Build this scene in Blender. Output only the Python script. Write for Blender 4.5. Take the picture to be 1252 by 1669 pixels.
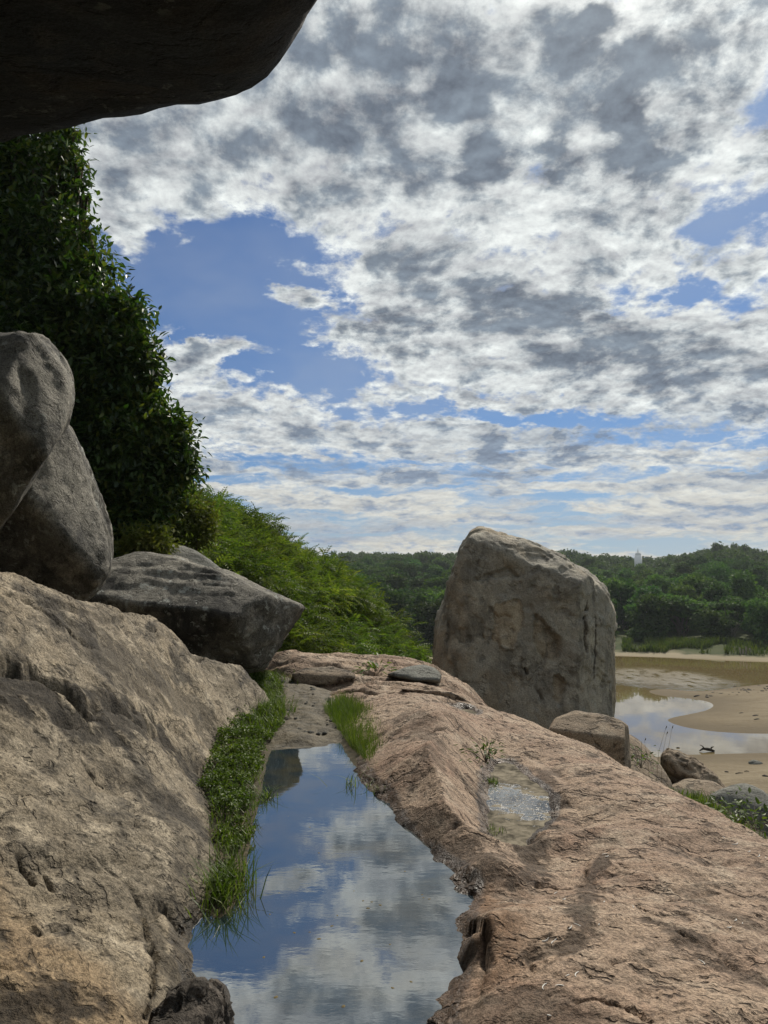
import bpy, bmesh, math, random
import numpy as np
from mathutils import Vector

for _o in list(bpy.data.objects):
    bpy.data.objects.remove(_o, do_unlink=True)
SC = bpy.context.scene
COL = SC.collection
random.seed(7)
RNG = np.random.default_rng(11)

# ---------------------------------------------------------------- camera
PITCH = math.radians(5.1)
CAM_Z = 1.5            # eye height above the rock pool (pool surface is z = 0)
FPX = 1205.0           # focal length in pixels of the 1252 x 1669 photograph
cam_data = bpy.data.cameras.new('camera')
cam_data.sensor_fit = 'VERTICAL'
cam_data.sensor_height = 36.0
cam_data.sensor_width = 27.0
cam_data.lens = 26.0
cam_data.clip_start = 0.05
cam_data.clip_end = 8000
cam = bpy.data.objects.new('camera', cam_data)
cam.location = (0, 0, CAM_Z)
cam.rotation_euler = (math.radians(90) + PITCH, 0, 0)
COL.objects.link(cam)
SC.camera = cam


def ray(px, py):
    a = (px - 626.0) / FPX
    b = (834.5 - py) / FPX
    c, s = math.cos(PITCH), math.sin(PITCH)
    return np.array([a, c - b * s, s + b * c])


def at(px, py, Y):
    """World point seen at photo position (px, py) at forward distance Y."""
    d = ray(px, py)
    return np.array([0, 0, CAM_Z]) + d * (Y / d[1])


def atz(px, py, z):
    d = ray(px, py)
    return np.array([0, 0, CAM_Z]) + d * ((z - CAM_Z) / d[2])


def topx(P):
    """Photo position of world points (N,3)."""
    q = np.asarray(P) - np.array([0, 0, CAM_Z])
    c, s = math.cos(PITCH), math.sin(PITCH)
    f = q[:, 1] * c + q[:, 2] * s
    u = -q[:, 1] * s + q[:, 2] * c
    f = np.where(f < 0.05, 0.05, f)
    return 626 + FPX * q[:, 0] / f, 834.5 - FPX * u / f


# ---------------------------------------------------------------- node helper
class NT:
    def __init__(self, tree):
        self.t = tree
        tree.nodes.clear()

    def n(self, typ, ins=None, **kw):
        nd = self.t.nodes.new(typ)
        for k, v in kw.items():
            setattr(nd, k, v)
        for k, v in (ins or {}).items():
            self.set(nd.inputs[k], v)
        return nd

    def set(self, sock, v):
        if isinstance(v, bpy.types.NodeSocket):
            self.t.links.new(v, sock)
        elif isinstance(v, bpy.types.Node):
            self.t.links.new(v.outputs[0], sock)
        else:
            sock.default_value = v

    def math(self, op, a, b=0.0, c=0.0, clamp=False):
        return self.n('ShaderNodeMath', {0: a, 1: b, 2: c}, operation=op, use_clamp=clamp).outputs[0]

    def vm(self, op, a, b=(0, 0, 0)):
        nd = self.n('ShaderNodeVectorMath', {0: a, 1: b}, operation=op)
        return nd.outputs['Value'] if op in ('LENGTH', 'DOT_PRODUCT') else nd.outputs[0]

    def scale(self, a, k):
        nd = self.n('ShaderNodeVectorMath', {0: a}, operation='SCALE')
        self.set(nd.inputs['Scale'], k)
        return nd.outputs[0]

    def noise(self, vec, scale, detail=4.0, rough=0.55, dist=0.0, color=False, typ='FBM'):
        nd = self.n('ShaderNodeTexNoise', {'Vector': vec, 'Scale': scale, 'Detail': detail, 'Roughness': rough, 'Distortion': dist})
        nd.noise_type = typ
        return nd.outputs['Color' if color else 'Fac']

    def voro(self, vec, scale, feature='F1', out='Distance', rand=1.0):
        nd = self.n('ShaderNodeTexVoronoi', feature=feature)
        self.set(nd.inputs['Vector'], vec)
        self.set(nd.inputs['Scale'], scale)
        self.set(nd.inputs['Randomness'], rand)
        return nd.outputs[out]

    def mr(self, v, a, b, c=0.0, d=1.0, smooth=True):
        nd = self.n('ShaderNodeMapRange', {0: v, 1: a, 2: b, 3: c, 4: d})
        nd.interpolation_type = 'SMOOTHSTEP' if smooth else 'LINEAR'
        return nd.outputs[0]

    def mix(self, f, a, b, mode='MIX'):
        nd = self.n('ShaderNodeMix', data_type='RGBA', blend_type=mode)
        self.set(nd.inputs[0], f)
        for i, v in ((6, a), (7, b)):
            if isinstance(v, (tuple, list)) and len(v) == 3:
                v = (*v, 1)
            self.set(nd.inputs[i], v)
        return nd.outputs[2]

    def mapping(self, vec, loc=(0, 0, 0), rot=(0, 0, 0), sc=(1, 1, 1), typ='POINT'):
        return self.n('ShaderNodeMapping', {'Vector': vec, 'Location': loc, 'Rotation': rot, 'Scale': sc}, vector_type=typ).outputs[0]


# ---------------------------------------------------------------- sky, sun, exposure
SUN_AZ, SUN_EL = math.radians(24), math.radians(44)     # azimuth from +Y towards +X
SKY_STRENGTH = 0.1
world = bpy.data.worlds.new('World')
SC.world = world
world.use_nodes = True


def build_sky():
    g = NT(world.node_tree)
    D = g.vm('NORMALIZE', g.n('ShaderNodeTexCoord').outputs['Generated'])
    sep = g.n('ShaderNodeSeparateXYZ', {0: D})
    x, y, z = sep.outputs
    sky = g.n('ShaderNodeTexSky', sky_type='NISHITA', sun_disc=False, sun_elevation=SUN_EL, sun_rotation=SUN_AZ,
              air_density=1.0, dust_density=0.6, ozone_density=2.0)
    az = g.math('ARCTAN2', x, y)
    el = g.math('ARCSINE', z)
    zc = g.math('ADD', g.math('MULTIPLY', g.math('MAXIMUM', z, 0.0), 0.72), 0.20)
    P = g.n('ShaderNodeCombineXYZ', {0: g.math('DIVIDE', x, zc), 1: g.math('DIVIDE', y, zc), 2: 0.0}).outputs[0]
    warp = g.vm('SUBTRACT', g.noise(P, 1.3, 3, 0.5, color=True), (0.5, 0.5, 0.5))
    Pw = g.vm('ADD', P, g.scale(warp, 0.16))
    # angular coordinates, roughened, for the broad layout of banks and gaps
    A = g.n('ShaderNodeCombineXYZ', {0: az, 1: el, 2: 0.0}).outputs[0]
    aw = g.vm('SUBTRACT', g.noise(P, 2.6, 6, 0.62, color=True), (0.5, 0.5, 0.5))
    Aw = g.vm('ADD', A, g.vm('MULTIPLY', aw, g.n('ShaderNodeCombineXYZ', {0: 0.22, 1: g.mr(el, 0.02, 0.30, 0.03, 0.11), 2: 0.0}).outputs[0]))

    def blobs(lst):
        tot = None
        for (px, py, rx, ry, rot, amp) in lst:
            d = ray(px, py)
            ca, ce = math.atan2(d[0], d[1]), math.atan2(d[2], math.hypot(d[0], d[1]))
            v = g.mapping(Aw, (ca, ce, 0), (0, 0, math.radians(rot)), (rx / FPX, ry / FPX, 1), 'TEXTURE')
            m = g.mr(g.vm('LENGTH', v), 1.5, 0.15, 0.0, amp)
            tot = m if tot is None else g.math('ADD', tot, m)
        return tot

    cover = blobs([
        (330, 455, 210, 75, -8, -0.52), (480, 592, 150, 36, -6, -0.50), (520, 400, 110, 30, 0, -0.12), (790, 682, 230, 15, -3, -0.40),
        (1190, 365, 80, 36, 20, -0.16), (1135, 462, 50, 18, -10, -0.30), (640, 880, 200, 14, 0, -0.10), (480, 490, 50, 12, 0, 0.30),
        (340, 578, 110, 20, 9, 0.55), (830, 560, 400, 90, -12, 0.26), (500, 700, 420, 50, 0, 0.16), (650, 460, 130, 40, 25, 0.20),
        (640, 120, 460, 170, 0, 0.26), (1000, 170, 330, 120, 10, 0.22), (210, 380, 90, 40, -20, 0.30), (900, 820, 420, 30, 0, 0.08),
        (1180, 560, 180, 90, 0, 0.12), (300, 250, 220, 90, 15, 0.22), (1110, 240, 45, 10, -25, -0.20), (1150, 300, 120, 60, 0, 0.10), (900, 400, 150, 60, 10, 0.26), (1020, 430, 120, 40, 0, 0.16)])
    dark = blobs([
        (775, 278, 42, 30, 0, 0.60), (880, 272, 75, 30, 5, 0.60), (1030, 158, 44, 26, 0, 0.55), (1035, 252, 75, 24, -10, 0.50),
        (960, 120, 110, 80, 0, 0.36), (620, 110, 170, 110, 10, 0.30), (1210, 170, 110, 60, 10, 0.34), (975, 18, 50, 20, 0, 0.5),
        (850, 505, 230, 42, -14, 0.42), (740, 180, 60, 30, 0, 0.30), (560, 210, 90, 40, 0, 0.22), (400, 260, 120, 40, 10, 0.22),
        (950, 720, 320, 18, 4, 0.42), (420, 765, 200, 16, 0, 0.38), (720, 770, 260, 14, 3, 0.36), (1000, 585, 240, 30, -6, 0.30),
        (600, 520, 120, 20, -12, 0.40), (1130, 60, 120, 40, 0, 0.3), (500, 30, 160, 50, 0, 0.2), (420, 360, 90, 22, 0, .2)])
    big = g.noise(Pw, 1.0, 4, 0.55)
    mid = g.noise(Pw, 4.2, 9, 0.62)
    fine = g.noise(g.vm('ADD', Pw, (3.1, 7.7, 0)), 14.0, 6, 0.6)
    sd = ray(930, -60)
    so = Vector((sd[0] / 1.0, sd[1] / 1.0)).normalized() * 0.07
    mid2 = g.noise(g.vm('ADD', Pw, (so.x, so.y, 0)), 4.2, 5, 0.58)
    fine2 = g.noise(g.vm('ADD', Pw, (3.1 + so.x * 0.3, 7.7 + so.y * 0.3, 0)), 14.0, 5, 0.58)
    dens = g.math('ADD', g.math('MULTIPLY', big, 0.65), g.math('MULTIPLY', mid, 1.15))
    dens = g.math('ADD', dens, g.math('MULTIPLY', fine, 0.55))
    low = g.mr(el, 0.30, 0.10)
    st1 = g.noise(g.vm('MULTIPLY', Aw, (3.2, 36.0, 1.0)), 1.0, 8, 0.58)
    st2 = g.noise(g.vm('MULTIPLY', g.vm('ADD', Aw, (5.0, 3.0, 0.0)), (2.2, 22.0, 1.0)), 1.0, 6, 0.55)
    dens = g.math('SUBTRACT', g.math('ADD', dens, cover), 1.045)
    dens = g.math('ADD', dens, g.math('MULTIPLY', g.math('MULTIPLY', g.math('SUBTRACT', st1, 0.5), low), 0.9))
    low2 = g.mr(el, 0.24, 0.08, 0.0, 0.8)
    dl = g.math('ADD', 0.10, g.math('MULTIPLY', g.math('SUBTRACT', st1, 0.46), 1.9))
    dens = g.math('ADD', g.math('MULTIPLY', dens, g.math('SUBTRACT', 1.0, low2)), g.math('MULTIPLY', dl, low2))
    alpha = g.mr(dens, -0.02, 0.20)
    veil = g.mr(g.noise(Pw, 0.7, 5, 0.6), 0.32, 0.70, 0.0, 0.42)      # thin high veil over the gaps
    cell = g.noise(g.vm('ADD', Pw, (11.0, 4.0, 0)), 8.0, 7, 0.62)
    tn = g.math('ADD', g.math('ADD', g.math('MULTIPLY', cell, 0.66), g.math('MULTIPLY', mid, 0.46)), g.math('MULTIPLY', fine, 0.12))
    tn = g.math('ADD', tn, g.math('MULTIPLY', g.math('SUBTRACT', dark, 0.42), 0.32))
    tn = g.math('ADD', tn, g.mr(dens, 0.0, 0.5, -0.06, 0.06))
    thick = g.mr(tn, 0.445, 0.665)
    thick = g.math('ADD', thick, g.math('MULTIPLY', low, g.mr(st2, 0.45, 0.72, 0.0, 0.85)), clamp=True)
    relief = g.math('ADD', g.math('MULTIPLY', g.math('SUBTRACT', mid, mid2), 1.5), g.math('MULTIPLY', g.math('SUBTRACT', fine, fine2), 1.4))
    relief = g.math('MULTIPLY', relief, g.math('SUBTRACT', 1.0, g.math('MULTIPLY', low2, 0.75)))
    # light scattered forward around the veiled sun
    S = Vector((math.sin(SUN_AZ) * math.cos(SUN_EL), math.cos(SUN_AZ) * math.cos(SUN_EL), math.sin(SUN_EL)))
    cs = g.math('MAXIMUM', g.vm('DOT_PRODUCT', D, tuple(S)), 0.0)
    glow = g.math('ADD', g.math('MULTIPLY', g.math('POWER', cs, 60.0), 0.55), g.math('MULTIPLY', g.math('POWER', cs, 5.0), 0.10))
    white = g.mix(g.mr(z, 0.02, 0.22), (0.66, 0.64, 0.57), (0.70, 0.735, 0.74))
    grey = g.mix(g.mr(z, 0.02, 0.30), (0.29, 0.37, 0.50), (0.185, 0.225, 0.28))
    ccol = g.mix(thick, white, grey)
    ccol = g.mix(1.0, ccol, g.n('ShaderNodeCombineXYZ', {0: g.math('ADD', 0.95, relief), 1: g.math('ADD', 0.95, relief), 2: g.math('ADD', 0.95, g.math('MULTIPLY', relief, 0.9))}).outputs[0], 'MULTIPLY')
    gl = g.math('MULTIPLY', glow, g.math('SUBTRACT', 1.0, g.math('MULTIPLY', thick, 0.8)))
    ccol = g.mix(1.0, ccol, g.n('ShaderNodeCombineXYZ', {0: gl, 1: gl, 2: g.math('MULTIPLY', gl, 0.9)}).outputs[0], 'ADD')
    # low haze near the skyline
    k = 1.0 / SKY_STRENGTH
    blue = g.mix(1.0, sky.outputs[0], (0.31, 0.47, 0.68, 1), 'MULTIPLY')
    hz = g.mr(el, 0.0, 0.16, 0.55, 0.0)
    blue = g.mix(hz, blue, (0.38 * k, 0.46 * k, 0.58 * k))
    blue = g.mix(veil, blue, (0.42 * k, 0.47 * k, 0.54 * k))
    ccol = g.scale(ccol, k)
    out = g.mix(alpha, blue, ccol)
    ground = g.mr(z, -0.02, 0.0)
    out = g.mix(ground, (0.10 * k, 0.11 * k, 0.10 * k), out)
    bg = g.n('ShaderNodeBackground', {'Color': out, 'Strength': SKY_STRENGTH})
    g.n('ShaderNodeOutputWorld', {'Surface': bg.outputs[0]})


build_sky()
world.cycles.sampling_method = 'MANUAL'
world.cycles.sample_map_resolution = 512
sun_data = bpy.data.lights.new('sun', 'SUN')
sun_data.energy = 5.0
sun_data.angle = math.radians(5.0)
sun_data.color = (1.0, 0.93, 0.82)
sun = bpy.data.objects.new('sun', sun_data)
sun.rotation_euler = (math.radians(90) - SUN_EL, 0, math.pi - SUN_AZ)
COL.objects.link(sun)
SC.view_settings.view_transform = 'Standard'
SC.view_settings.look = 'None'
SC.view_settings.exposure = 0.0
SC.view_settings.gamma = 1.0
SC.cycles.use_denoising = True
SC.cycles.max_bounces = 6
SC.cycles.diffuse_bounces = 3
SC.cycles.glossy_bounces = 3
SC.cycles.transmission_bounces = 3
SC.cycles.volume_bounces = 0
SC.cycles.transparent_max_bounces = 8
SC.cycles.caustics_reflective = False
SC.cycles.caustics_refractive = False

# ---------------------------------------------------------------- geometry helpers
_perm = np.random.default_rng(3).permutation(256)
_perm = np.concatenate([_perm, _perm]).astype(np.int64)
_grad = np.random.default_rng(5).normal(size=(256, 3))
_grad /= np.linalg.norm(_grad, axis=1)[:, None]


def pn(p):
    """Gradient noise, about -0.7 .. 0.7, for points (N,3)."""
    i = np.floor(p).astype(np.int64)
    f = p - i
    u = f * f * f * (f * (f * 6 - 15) + 10)
    i &= 255
    r = 0
    for a in (0, 1):
        for b in (0, 1):
            for c in (0, 1):
                h = _perm[_perm[_perm[(i[:, 0] + a) & 255] + ((i[:, 1] + b) & 255)] + ((i[:, 2] + c) & 255)]
                g = _grad[h]
                w = (u[:, 0] if a else 1 - u[:, 0]) * (u[:, 1] if b else 1 - u[:, 1]) * (u[:, 2] if c else 1 - u[:, 2])
                r = r + w * (g[:, 0] * (f[:, 0] - a) + g[:, 1] * (f[:, 1] - b) + g[:, 2] * (f[:, 2] - c))
    return r


def fbm(p, octv=4, gain=0.5, lac=2.03):
    s, a = 0, 1.0
    for k in range(octv):
        s = s + a * pn(p + 17.3 * k)
        p = p * lac
        a *= gain
    return s


def sstep(x, a, b):
    t = np.clip((x - a) / (b - a), 0, 1)
    return t * t * (3 - 2 * t)


def flakes(n, k, sharp=0.12):
    """Terraced version of a noise field: thin sheets with sharp rims."""
    f = n * k
    i = np.floor(f)
    return (i + sstep(f - i, 1 - sharp, 1.0)) / k


def tps(pts, lam=1e-3):
    P = np.array([(p[0], p[1]) for p in pts], float)
    z = np.array([p[2] for p in pts], float)
    n = len(P)
    d = np.linalg.norm(P[:, None] - P[None], axis=2)
    K = np.where(d > 0, d * d * np.log(d + 1e-12), 0) + lam * np.eye(n)
    A = np.zeros((n + 3, n + 3))
    A[:n, :n] = K
    A[:n, n] = 1
    A[:n, n + 1:] = P
    A[n, :n] = 1
    A[n + 1:, :n] = P.T
    w = np.linalg.solve(A, np.concatenate([z, [0, 0, 0]]))

    def f(x, y):
        out = w[n] + w[n + 1] * x + w[n + 2] * y
        for (a, b), c in zip(P, w[:n]):
            r2 = (x - a) ** 2 + (y - b) ** 2
            out = out + c * 0.5 * r2 * np.log(r2 + 1e-12)
        return out
    return f


def seg_dist(x, y, poly, closed=False):
    """Distance to a polyline and, if closed, whether inside."""
    poly = np.asarray(poly, float)
    q = np.vstack([poly, poly[:1]]) if closed else poly
    best = np.full(np.shape(x), 1e9)
    ins = np.zeros(np.shape(x), bool)
    for a, b in zip(q[:-1], q[1:]):
        d = b - a
        t = np.clip(((x - a[0]) * d[0] + (y - a[1]) * d[1]) / max(d @ d, 1e-12), 0, 1)
        best = np.minimum(best, np.hypot(x - a[0] - t * d[0], y - a[1] - t * d[1]))
        if closed:
            c = ((a[1] > y) != (b[1] > y)) & (x < (b[0] - a[0]) * (y - a[1]) / ((b[1] - a[1]) if b[1] != a[1] else 1e-9) + a[0])
            ins ^= c
    return best, ins


def chaikin(p, n=2, closed=True):
    p = np.asarray(p, float)
    for _ in range(n):
        q = np.roll(p, -1, 0) if closed else p[1:]
        b = p if closed else p[:-1]
        r = np.empty((2 * len(b), p.shape[1]))
        r[0::2] = 0.75 * b + 0.25 * q
        r[1::2] = 0.25 * b + 0.75 * q
        if not closed:
            r = np.vstack([p[:1], r, p[-1:]])
        p = r
    return p


def mesh_np(name, V, F, smooth=True, attrs=None):
    """Mesh from arrays. F: one (M,k) array or a list of such."""
    me = bpy.data.meshes.new(name)
    Fs = F if isinstance(F, list) else [F]
    Fs = [np.asarray(f, np.int32) for f in Fs if len(f)]
    V = np.asarray(V, np.float32)
    me.vertices.add(len(V))
    me.vertices.foreach_set('co', V.ravel())
    loops = np.concatenate([f.ravel() for f in Fs])
    tot = np.concatenate([np.full(len(f), f.shape[1], np.int32) for f in Fs])
    start = np.concatenate([[0], np.cumsum(tot)[:-1]]).astype(np.int32)
    me.loops.add(len(loops))
    me.loops.foreach_set('vertex_index', loops)
    me.polygons.add(len(tot))
    me.polygons.foreach_set('loop_start', start)
    me.polygons.foreach_set('loop_total', tot)
    me.polygons.foreach_set('use_smooth', np.full(len(tot), smooth))
    me.update(calc_edges=True)
    for k, v in (attrs or {}).items():
        a = me.attributes.new(k, 'FLOAT', 'POINT')
        a.data.foreach_set('value', np.asarray(v, np.float32))
    return me


def obj(name, me, mat=None, parent=None, loc=None, label=None, cat=None, group=None, kind=None):
    o = bpy.data.objects.new(name, me)
    COL.objects.link(o)
    if me is not None and mat is not None:
        me.materials.clear()
        me.materials.append(mat)
    if loc is not None:
        o.location = loc
    if parent is not None:
        o.parent = parent
    tag(o, label, cat, group, kind)
    return o


def tag(o, label=None, cat=None, group=None, kind=None):
    for k, v in (('label', label), ('category', cat), ('group', group), ('kind', kind)):
        if v:
            o[k] = v


def recentre(V, base=None):
    """Shift vertices so the object's origin lies at its base."""
    b = np.array([(V[:, 0].min() + V[:, 0].max()) / 2, (V[:, 1].min() + V[:, 1].max()) / 2, V[:, 2].min()]) if base is None else np.array(base)
    return V - b, tuple(b)


_ico = {}


def ico(level):
    if level not in _ico:
        bm = bmesh.new()
        bmesh.ops.create_icosphere(bm, subdivisions=level, radius=1)
        V = np.array([v.co[:] for v in bm.verts])
        F = np.array([[v.index for v in f.verts] for f in bm.faces], np.int32)
        bm.free()
        _ico[level] = (V / np.linalg.norm(V, axis=1)[:, None], F)
    return _ico[level]


def tube(points, radii, sides=7):
    pts = np.asarray(points, float)
    n = len(pts)
    V = []
    for i in range(n):
        t = pts[min(i + 1, n - 1)] - pts[max(i - 1, 0)]
        t /= np.linalg.norm(t) + 1e-9
        a = np.cross(t, [0, 0, 1.0]) if abs(t[2]) < 0.9 else np.cross(t, [1.0, 0, 0])
        a /= np.linalg.norm(a)
        b = np.cross(t, a)
        for k in range(sides):
            an = 2 * math.pi * k / sides
            V.append(pts[i] + radii[i] * (math.cos(an) * a + math.sin(an) * b))
    F = [[i * sides + k, i * sides + (k + 1) % sides, (i + 1) * sides + (k + 1) % sides, (i + 1) * sides + k]
         for i in range(n - 1) for k in range(sides)]
    return np.array(V), np.array(F, np.int32)


class Acc:
    """Collects pieces of one part (quads or triangles)."""
    def __init__(self):
        self.V, self.F, self.n = [], {}, 0

    def add(self, V, F):
        self.V.append(V)
        self.F.setdefault(F.shape[1], []).append(F + self.n)
        self.n += len(V)

    def mesh(self, name, smooth=True):
        return mesh_np(name, np.concatenate(self.V), [np.concatenate(f) for f in self.F.values()], smooth)


# ---------------------------------------------------------------- materials
def new_mat(name):
    m = bpy.data.materials.new(name)
    m.use_nodes = True
    return m, NT(m.node_tree)


def rock_mat(name, c1, c2, c3, dark=(0.03, 0.028, 0.025), streak=(0, 0, 0), stretch=(1, 5, 5), crack_amt=1.0, crack_scale=2.2, stain=(0.56, 0.70),
             lichen=0.0, wet=None, fresh=None, warm=None, scale=1.0, bump=1.0, rough=0.86, grain=1.0, pits=0.0):
    m, g = new_mat(name)
    co = g.n('ShaderNodeTexCoord').outputs['Object']
    rc = g.mapping(co, rot=streak)
    sc_ = g.vm('MULTIPLY', rc, stretch)
    wob = g.vm('SUBTRACT', g.noise(co, 2.1 * scale, 4, 0.55, color=True), (0.5, 0.5, 0.5))
    sw = g.vm('ADD', sc_, g.scale(wob, 1.1))
    big = g.noise(co, 0.75 * scale, 5, 0.6, 0.6)
    med = g.noise(co, 4.3 * scale, 8, 0.66, 0.3)
    fol = g.noise(sw, 2.4 * scale, 9, 0.68)
    gr = g.noise(co, 70 * scale, 3, 0.7)
    gr2 = g.noise(co, 190 * scale, 2, 0.6)
    col = g.mix(g.mr(big, 0.36, 0.64), c1, c2)
    col = g.mix(g.mr(med, 0.46, 0.68), col, c3)
    if warm:
        wn = g.noise(g.vm('ADD', co, (4, 9, 2)), 1.1 * scale, 6, 0.62, 0.5)
        col = g.mix(g.mr(wn, 0.50, 0.66, 0, 0.85), col, warm)
    if fresh:
        fa = g.n('ShaderNodeAttribute', attribute_name='fresh').outputs['Fac']
        fm = g.math('MULTIPLY', fa, g.mr(med, 0.25, 0.6, 0.5, 1.0), clamp=True)
        col = g.mix(fm, col, g.mix(g.mr(med, 0.4, 0.65), fresh, (fresh[0] * 0.66, fresh[1] * 0.64, fresh[2] * 0.62)))
    # foliation bands: thin darker lines along the grain of the rock
    line = g.mr(fol, 0.49, 0.38)
    col = g.mix(g.math('MULTIPLY', line, 0.62), col, g.mix(0.62, col, dark))
    # dark weathering stains
    sn = g.noise(g.vm('ADD', sw, (9, 2, 5)), 0.55 * scale, 8, 0.68, 0.4)
    stn = g.mr(sn, stain[0], stain[1])
    col = g.mix(g.math('MULTIPLY', stn, 0.75), col, dark)
    # cracks: broken, uneven edges of stretched cells
    cw = g.vm('ADD', sc_, g.scale(g.vm('SUBTRACT', g.noise(co, 5.0 * scale, 5, 0.6, color=True), (0.5, 0.5, 0.5)), 0.7))
    ve = g.voro(cw, crack_scale * 0.42 * scale, 'DISTANCE_TO_EDGE')
    brk = g.mr(g.noise(co, 3.1 * scale, 4, 0.6), 0.47, 0.58)
    ck = g.math('MULTIPLY', g.mr(ve, 0.045, 0.006), brk)
    ve2 = g.voro(g.vm('ADD', cw, (3.3, 1.2, 8.1)), crack_scale * 1.0 * scale, 'DISTANCE_TO_EDGE')
    brk2 = g.mr(g.noise(co, 6.0 * scale, 4, 0.6), 0.50, 0.60)
    ck = g.math('MAXIMUM', ck, g.math('MULTIPLY', g.math('MULTIPLY', g.mr(ve2, 0.085, 0.01), brk2), 0.95))
    ck = g.math('MULTIPLY', ck, crack_amt)
    ck = g.math('MAXIMUM', ck, g.n('ShaderNodeAttribute', attribute_name='dirt').outputs['Fac'])
    col = g.mix(g.math('MULTIPLY', ck, 0.85, clamp=True), col, (dark[0] * 0.6, dark[1] * 0.55, dark[2] * 0.5))
    # mineral speckle
    sp = g.math('ADD', g.mr(gr, 0.30, 0.72, 1 - 0.42 * grain, 1 + 0.36 * grain), g.mr(gr2, 0.3, 0.7, -0.18 * grain, 0.18 * grain))
    col = g.mix(1.0, col, g.n('ShaderNodeCombineXYZ', {0: sp, 1: sp, 2: sp}).outputs[0], 'MULTIPLY')
    pit = None
    if pits:
        pit = g.math('MULTIPLY', g.mr(g.noise(co, 26 * scale, 5, 0.72, 0.3), 0.56, 0.66), g.mr(g.noise(co, 1.7 * scale, 4, 0.6), 0.42, 0.62, 0.25, 1.0))
        col = g.mix(g.math('MULTIPLY', pit, 0.8 * pits), col, dark)
    if lichen:
        ln = g.noise(co, 7.5 * scale, 9, 0.72, 0.2)
        lm = g.math('MULTIPLY', g.mr(ln, 0.56, 0.60), g.mr(g.noise(co, 1.3 * scale, 4, 0.6), 0.46, 0.58))
        col = g.mix(g.math('MULTIPLY', lm, lichen), col, (0.36, 0.37, 0.33))
    rgh = rough
    if wet is not None:
        zc = g.n('ShaderNodeSeparateXYZ', {0: g.n('ShaderNodeNewGeometry').outputs['Position']}).outputs[2]
        zz = g.math('ADD', zc, g.math('MULTIPLY', g.math('SUBTRACT', med, 0.5), 0.13))
        wm = g.mr(zz, wet[1], wet[0])
        if wet[2]:
            wa = g.math('ADD', g.n('ShaderNodeAttribute', attribute_name='wet').outputs['Fac'], g.math('MULTIPLY', g.math('SUBTRACT', med, 0.5), 0.9))
            wm = g.mr(wa, 0.30, 0.62)
        col = g.mix(g.math('MULTIPLY', wm, 0.80), col, g.mix(1.0, col, (0.20, 0.17, 0.14), 'MULTIPLY'))
        rgh = g.mr(wm, 0, 1, rough, 0.42)
    h = g.math('ADD', g.math('MULTIPLY', fol, 0.55), g.math('MULTIPLY', med, 0.75))
    h = g.math('ADD', h, g.math('MULTIPLY', gr, 0.16))
    h = g.math('ADD', h, g.math('MULTIPLY', gr2, 0.05))
    h = g.math('SUBTRACT', h, g.math('MULTIPLY', ck, 0.55))
    if pits:
        h = g.math('SUBTRACT', h, g.math('MULTIPLY', pit, 0.14))
    bp = g.n('ShaderNodeBump', {'Strength': 0.95, 'Distance': 0.05 * bump / scale, 'Height': h})
    bs = g.n('ShaderNodeBsdfPrincipled', {'Base Color': col, 'Roughness': rgh, 'Normal': bp.outputs[0]})
    bs.inputs['Specular IOR Level'].default_value = 0.25
    g.n('ShaderNodeOutputMaterial', {'Surface': bs.outputs[0]})
    return m


def leaf_mat(name, cols, trans=0.3, rough=0.5, vary=0.5, spec=0.3, objvar=0.0):
    m, g = new_mat(name)
    rnd = g.n('ShaderNodeNewGeometry').outputs['Random Per Island']
    co = g.n('ShaderNodeTexCoord').outputs['Object']
    oi = g.n('ShaderNodeObjectInfo').outputs['Random']
    f = g.math('ADD', g.math('MULTIPLY', rnd, vary), g.math('MULTIPLY', g.mr(g.noise(co, 0.9, 3), 0.3, 0.7), 1 - vary))
    cr = g.n('ShaderNodeValToRGB', {'Fac': f})
    el_ = cr.color_ramp.elements
    el_[0].color = (*cols[0], 1)
    el_[1].color = (*cols[-1], 1)
    for i, c in enumerate(cols[1:-1]):
        e = el_.new((i + 1) / (len(cols) - 1))
        e.color = (*c, 1)
    col = cr.outputs[0]
    if objvar:
        hs = g.n('ShaderNodeHueSaturation', {'Color': col, 'Hue': g.mr(oi, 0, 1, 0.5 - 0.035 * objvar, 0.5 + 0.02 * objvar, False),
                                             'Saturation': 1.0, 'Value': g.mr(g.math('FRACT', g.math('MULTIPLY', oi, 7.31)), 0, 1, 1 - 0.45 * objvar, 1 + 0.9 * objvar, False)})
        col = hs.outputs[0]
    bs = g.n('ShaderNodeBsdfPrincipled', {'Base Color': col, 'Roughness': rough})
    bs.inputs['Specular IOR Level'].default_value = spec
    tr = g.n('ShaderNodeBsdfTranslucent', {'Color': g.mix(1.0, col, (1.5, 1.7, 0.7), 'MULTIPLY')})
    mx = g.n('ShaderNodeMixShader', {0: trans, 1: bs.outputs[0], 2: tr.outputs[0]})
    g.n('ShaderNodeOutputMaterial', {'Surface': mx.outputs[0]})
    return m


def plain_mat(name, c1, c2, scale=6.0, rough=0.8, bump=0.3, dist=0.02):
    m, g = new_mat(name)
    co = g.n('ShaderNodeTexCoord').outputs['Object']
    n = g.noise(co, scale, 7, 0.65)
    bp = g.n('ShaderNodeBump', {'Strength': bump, 'Distance': dist, 'Height': n})
    bs = g.n('ShaderNodeBsdfPrincipled', {'Base Color': g.mix(g.mr(n, 0.35, 0.65), c1, c2), 'Roughness': rough, 'Normal': bp.outputs[0]})
    bs.inputs['Specular IOR Level'].default_value = 0.2
    g.n('ShaderNodeOutputMaterial', {'Surface': bs.outputs[0]})
    return m


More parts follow.
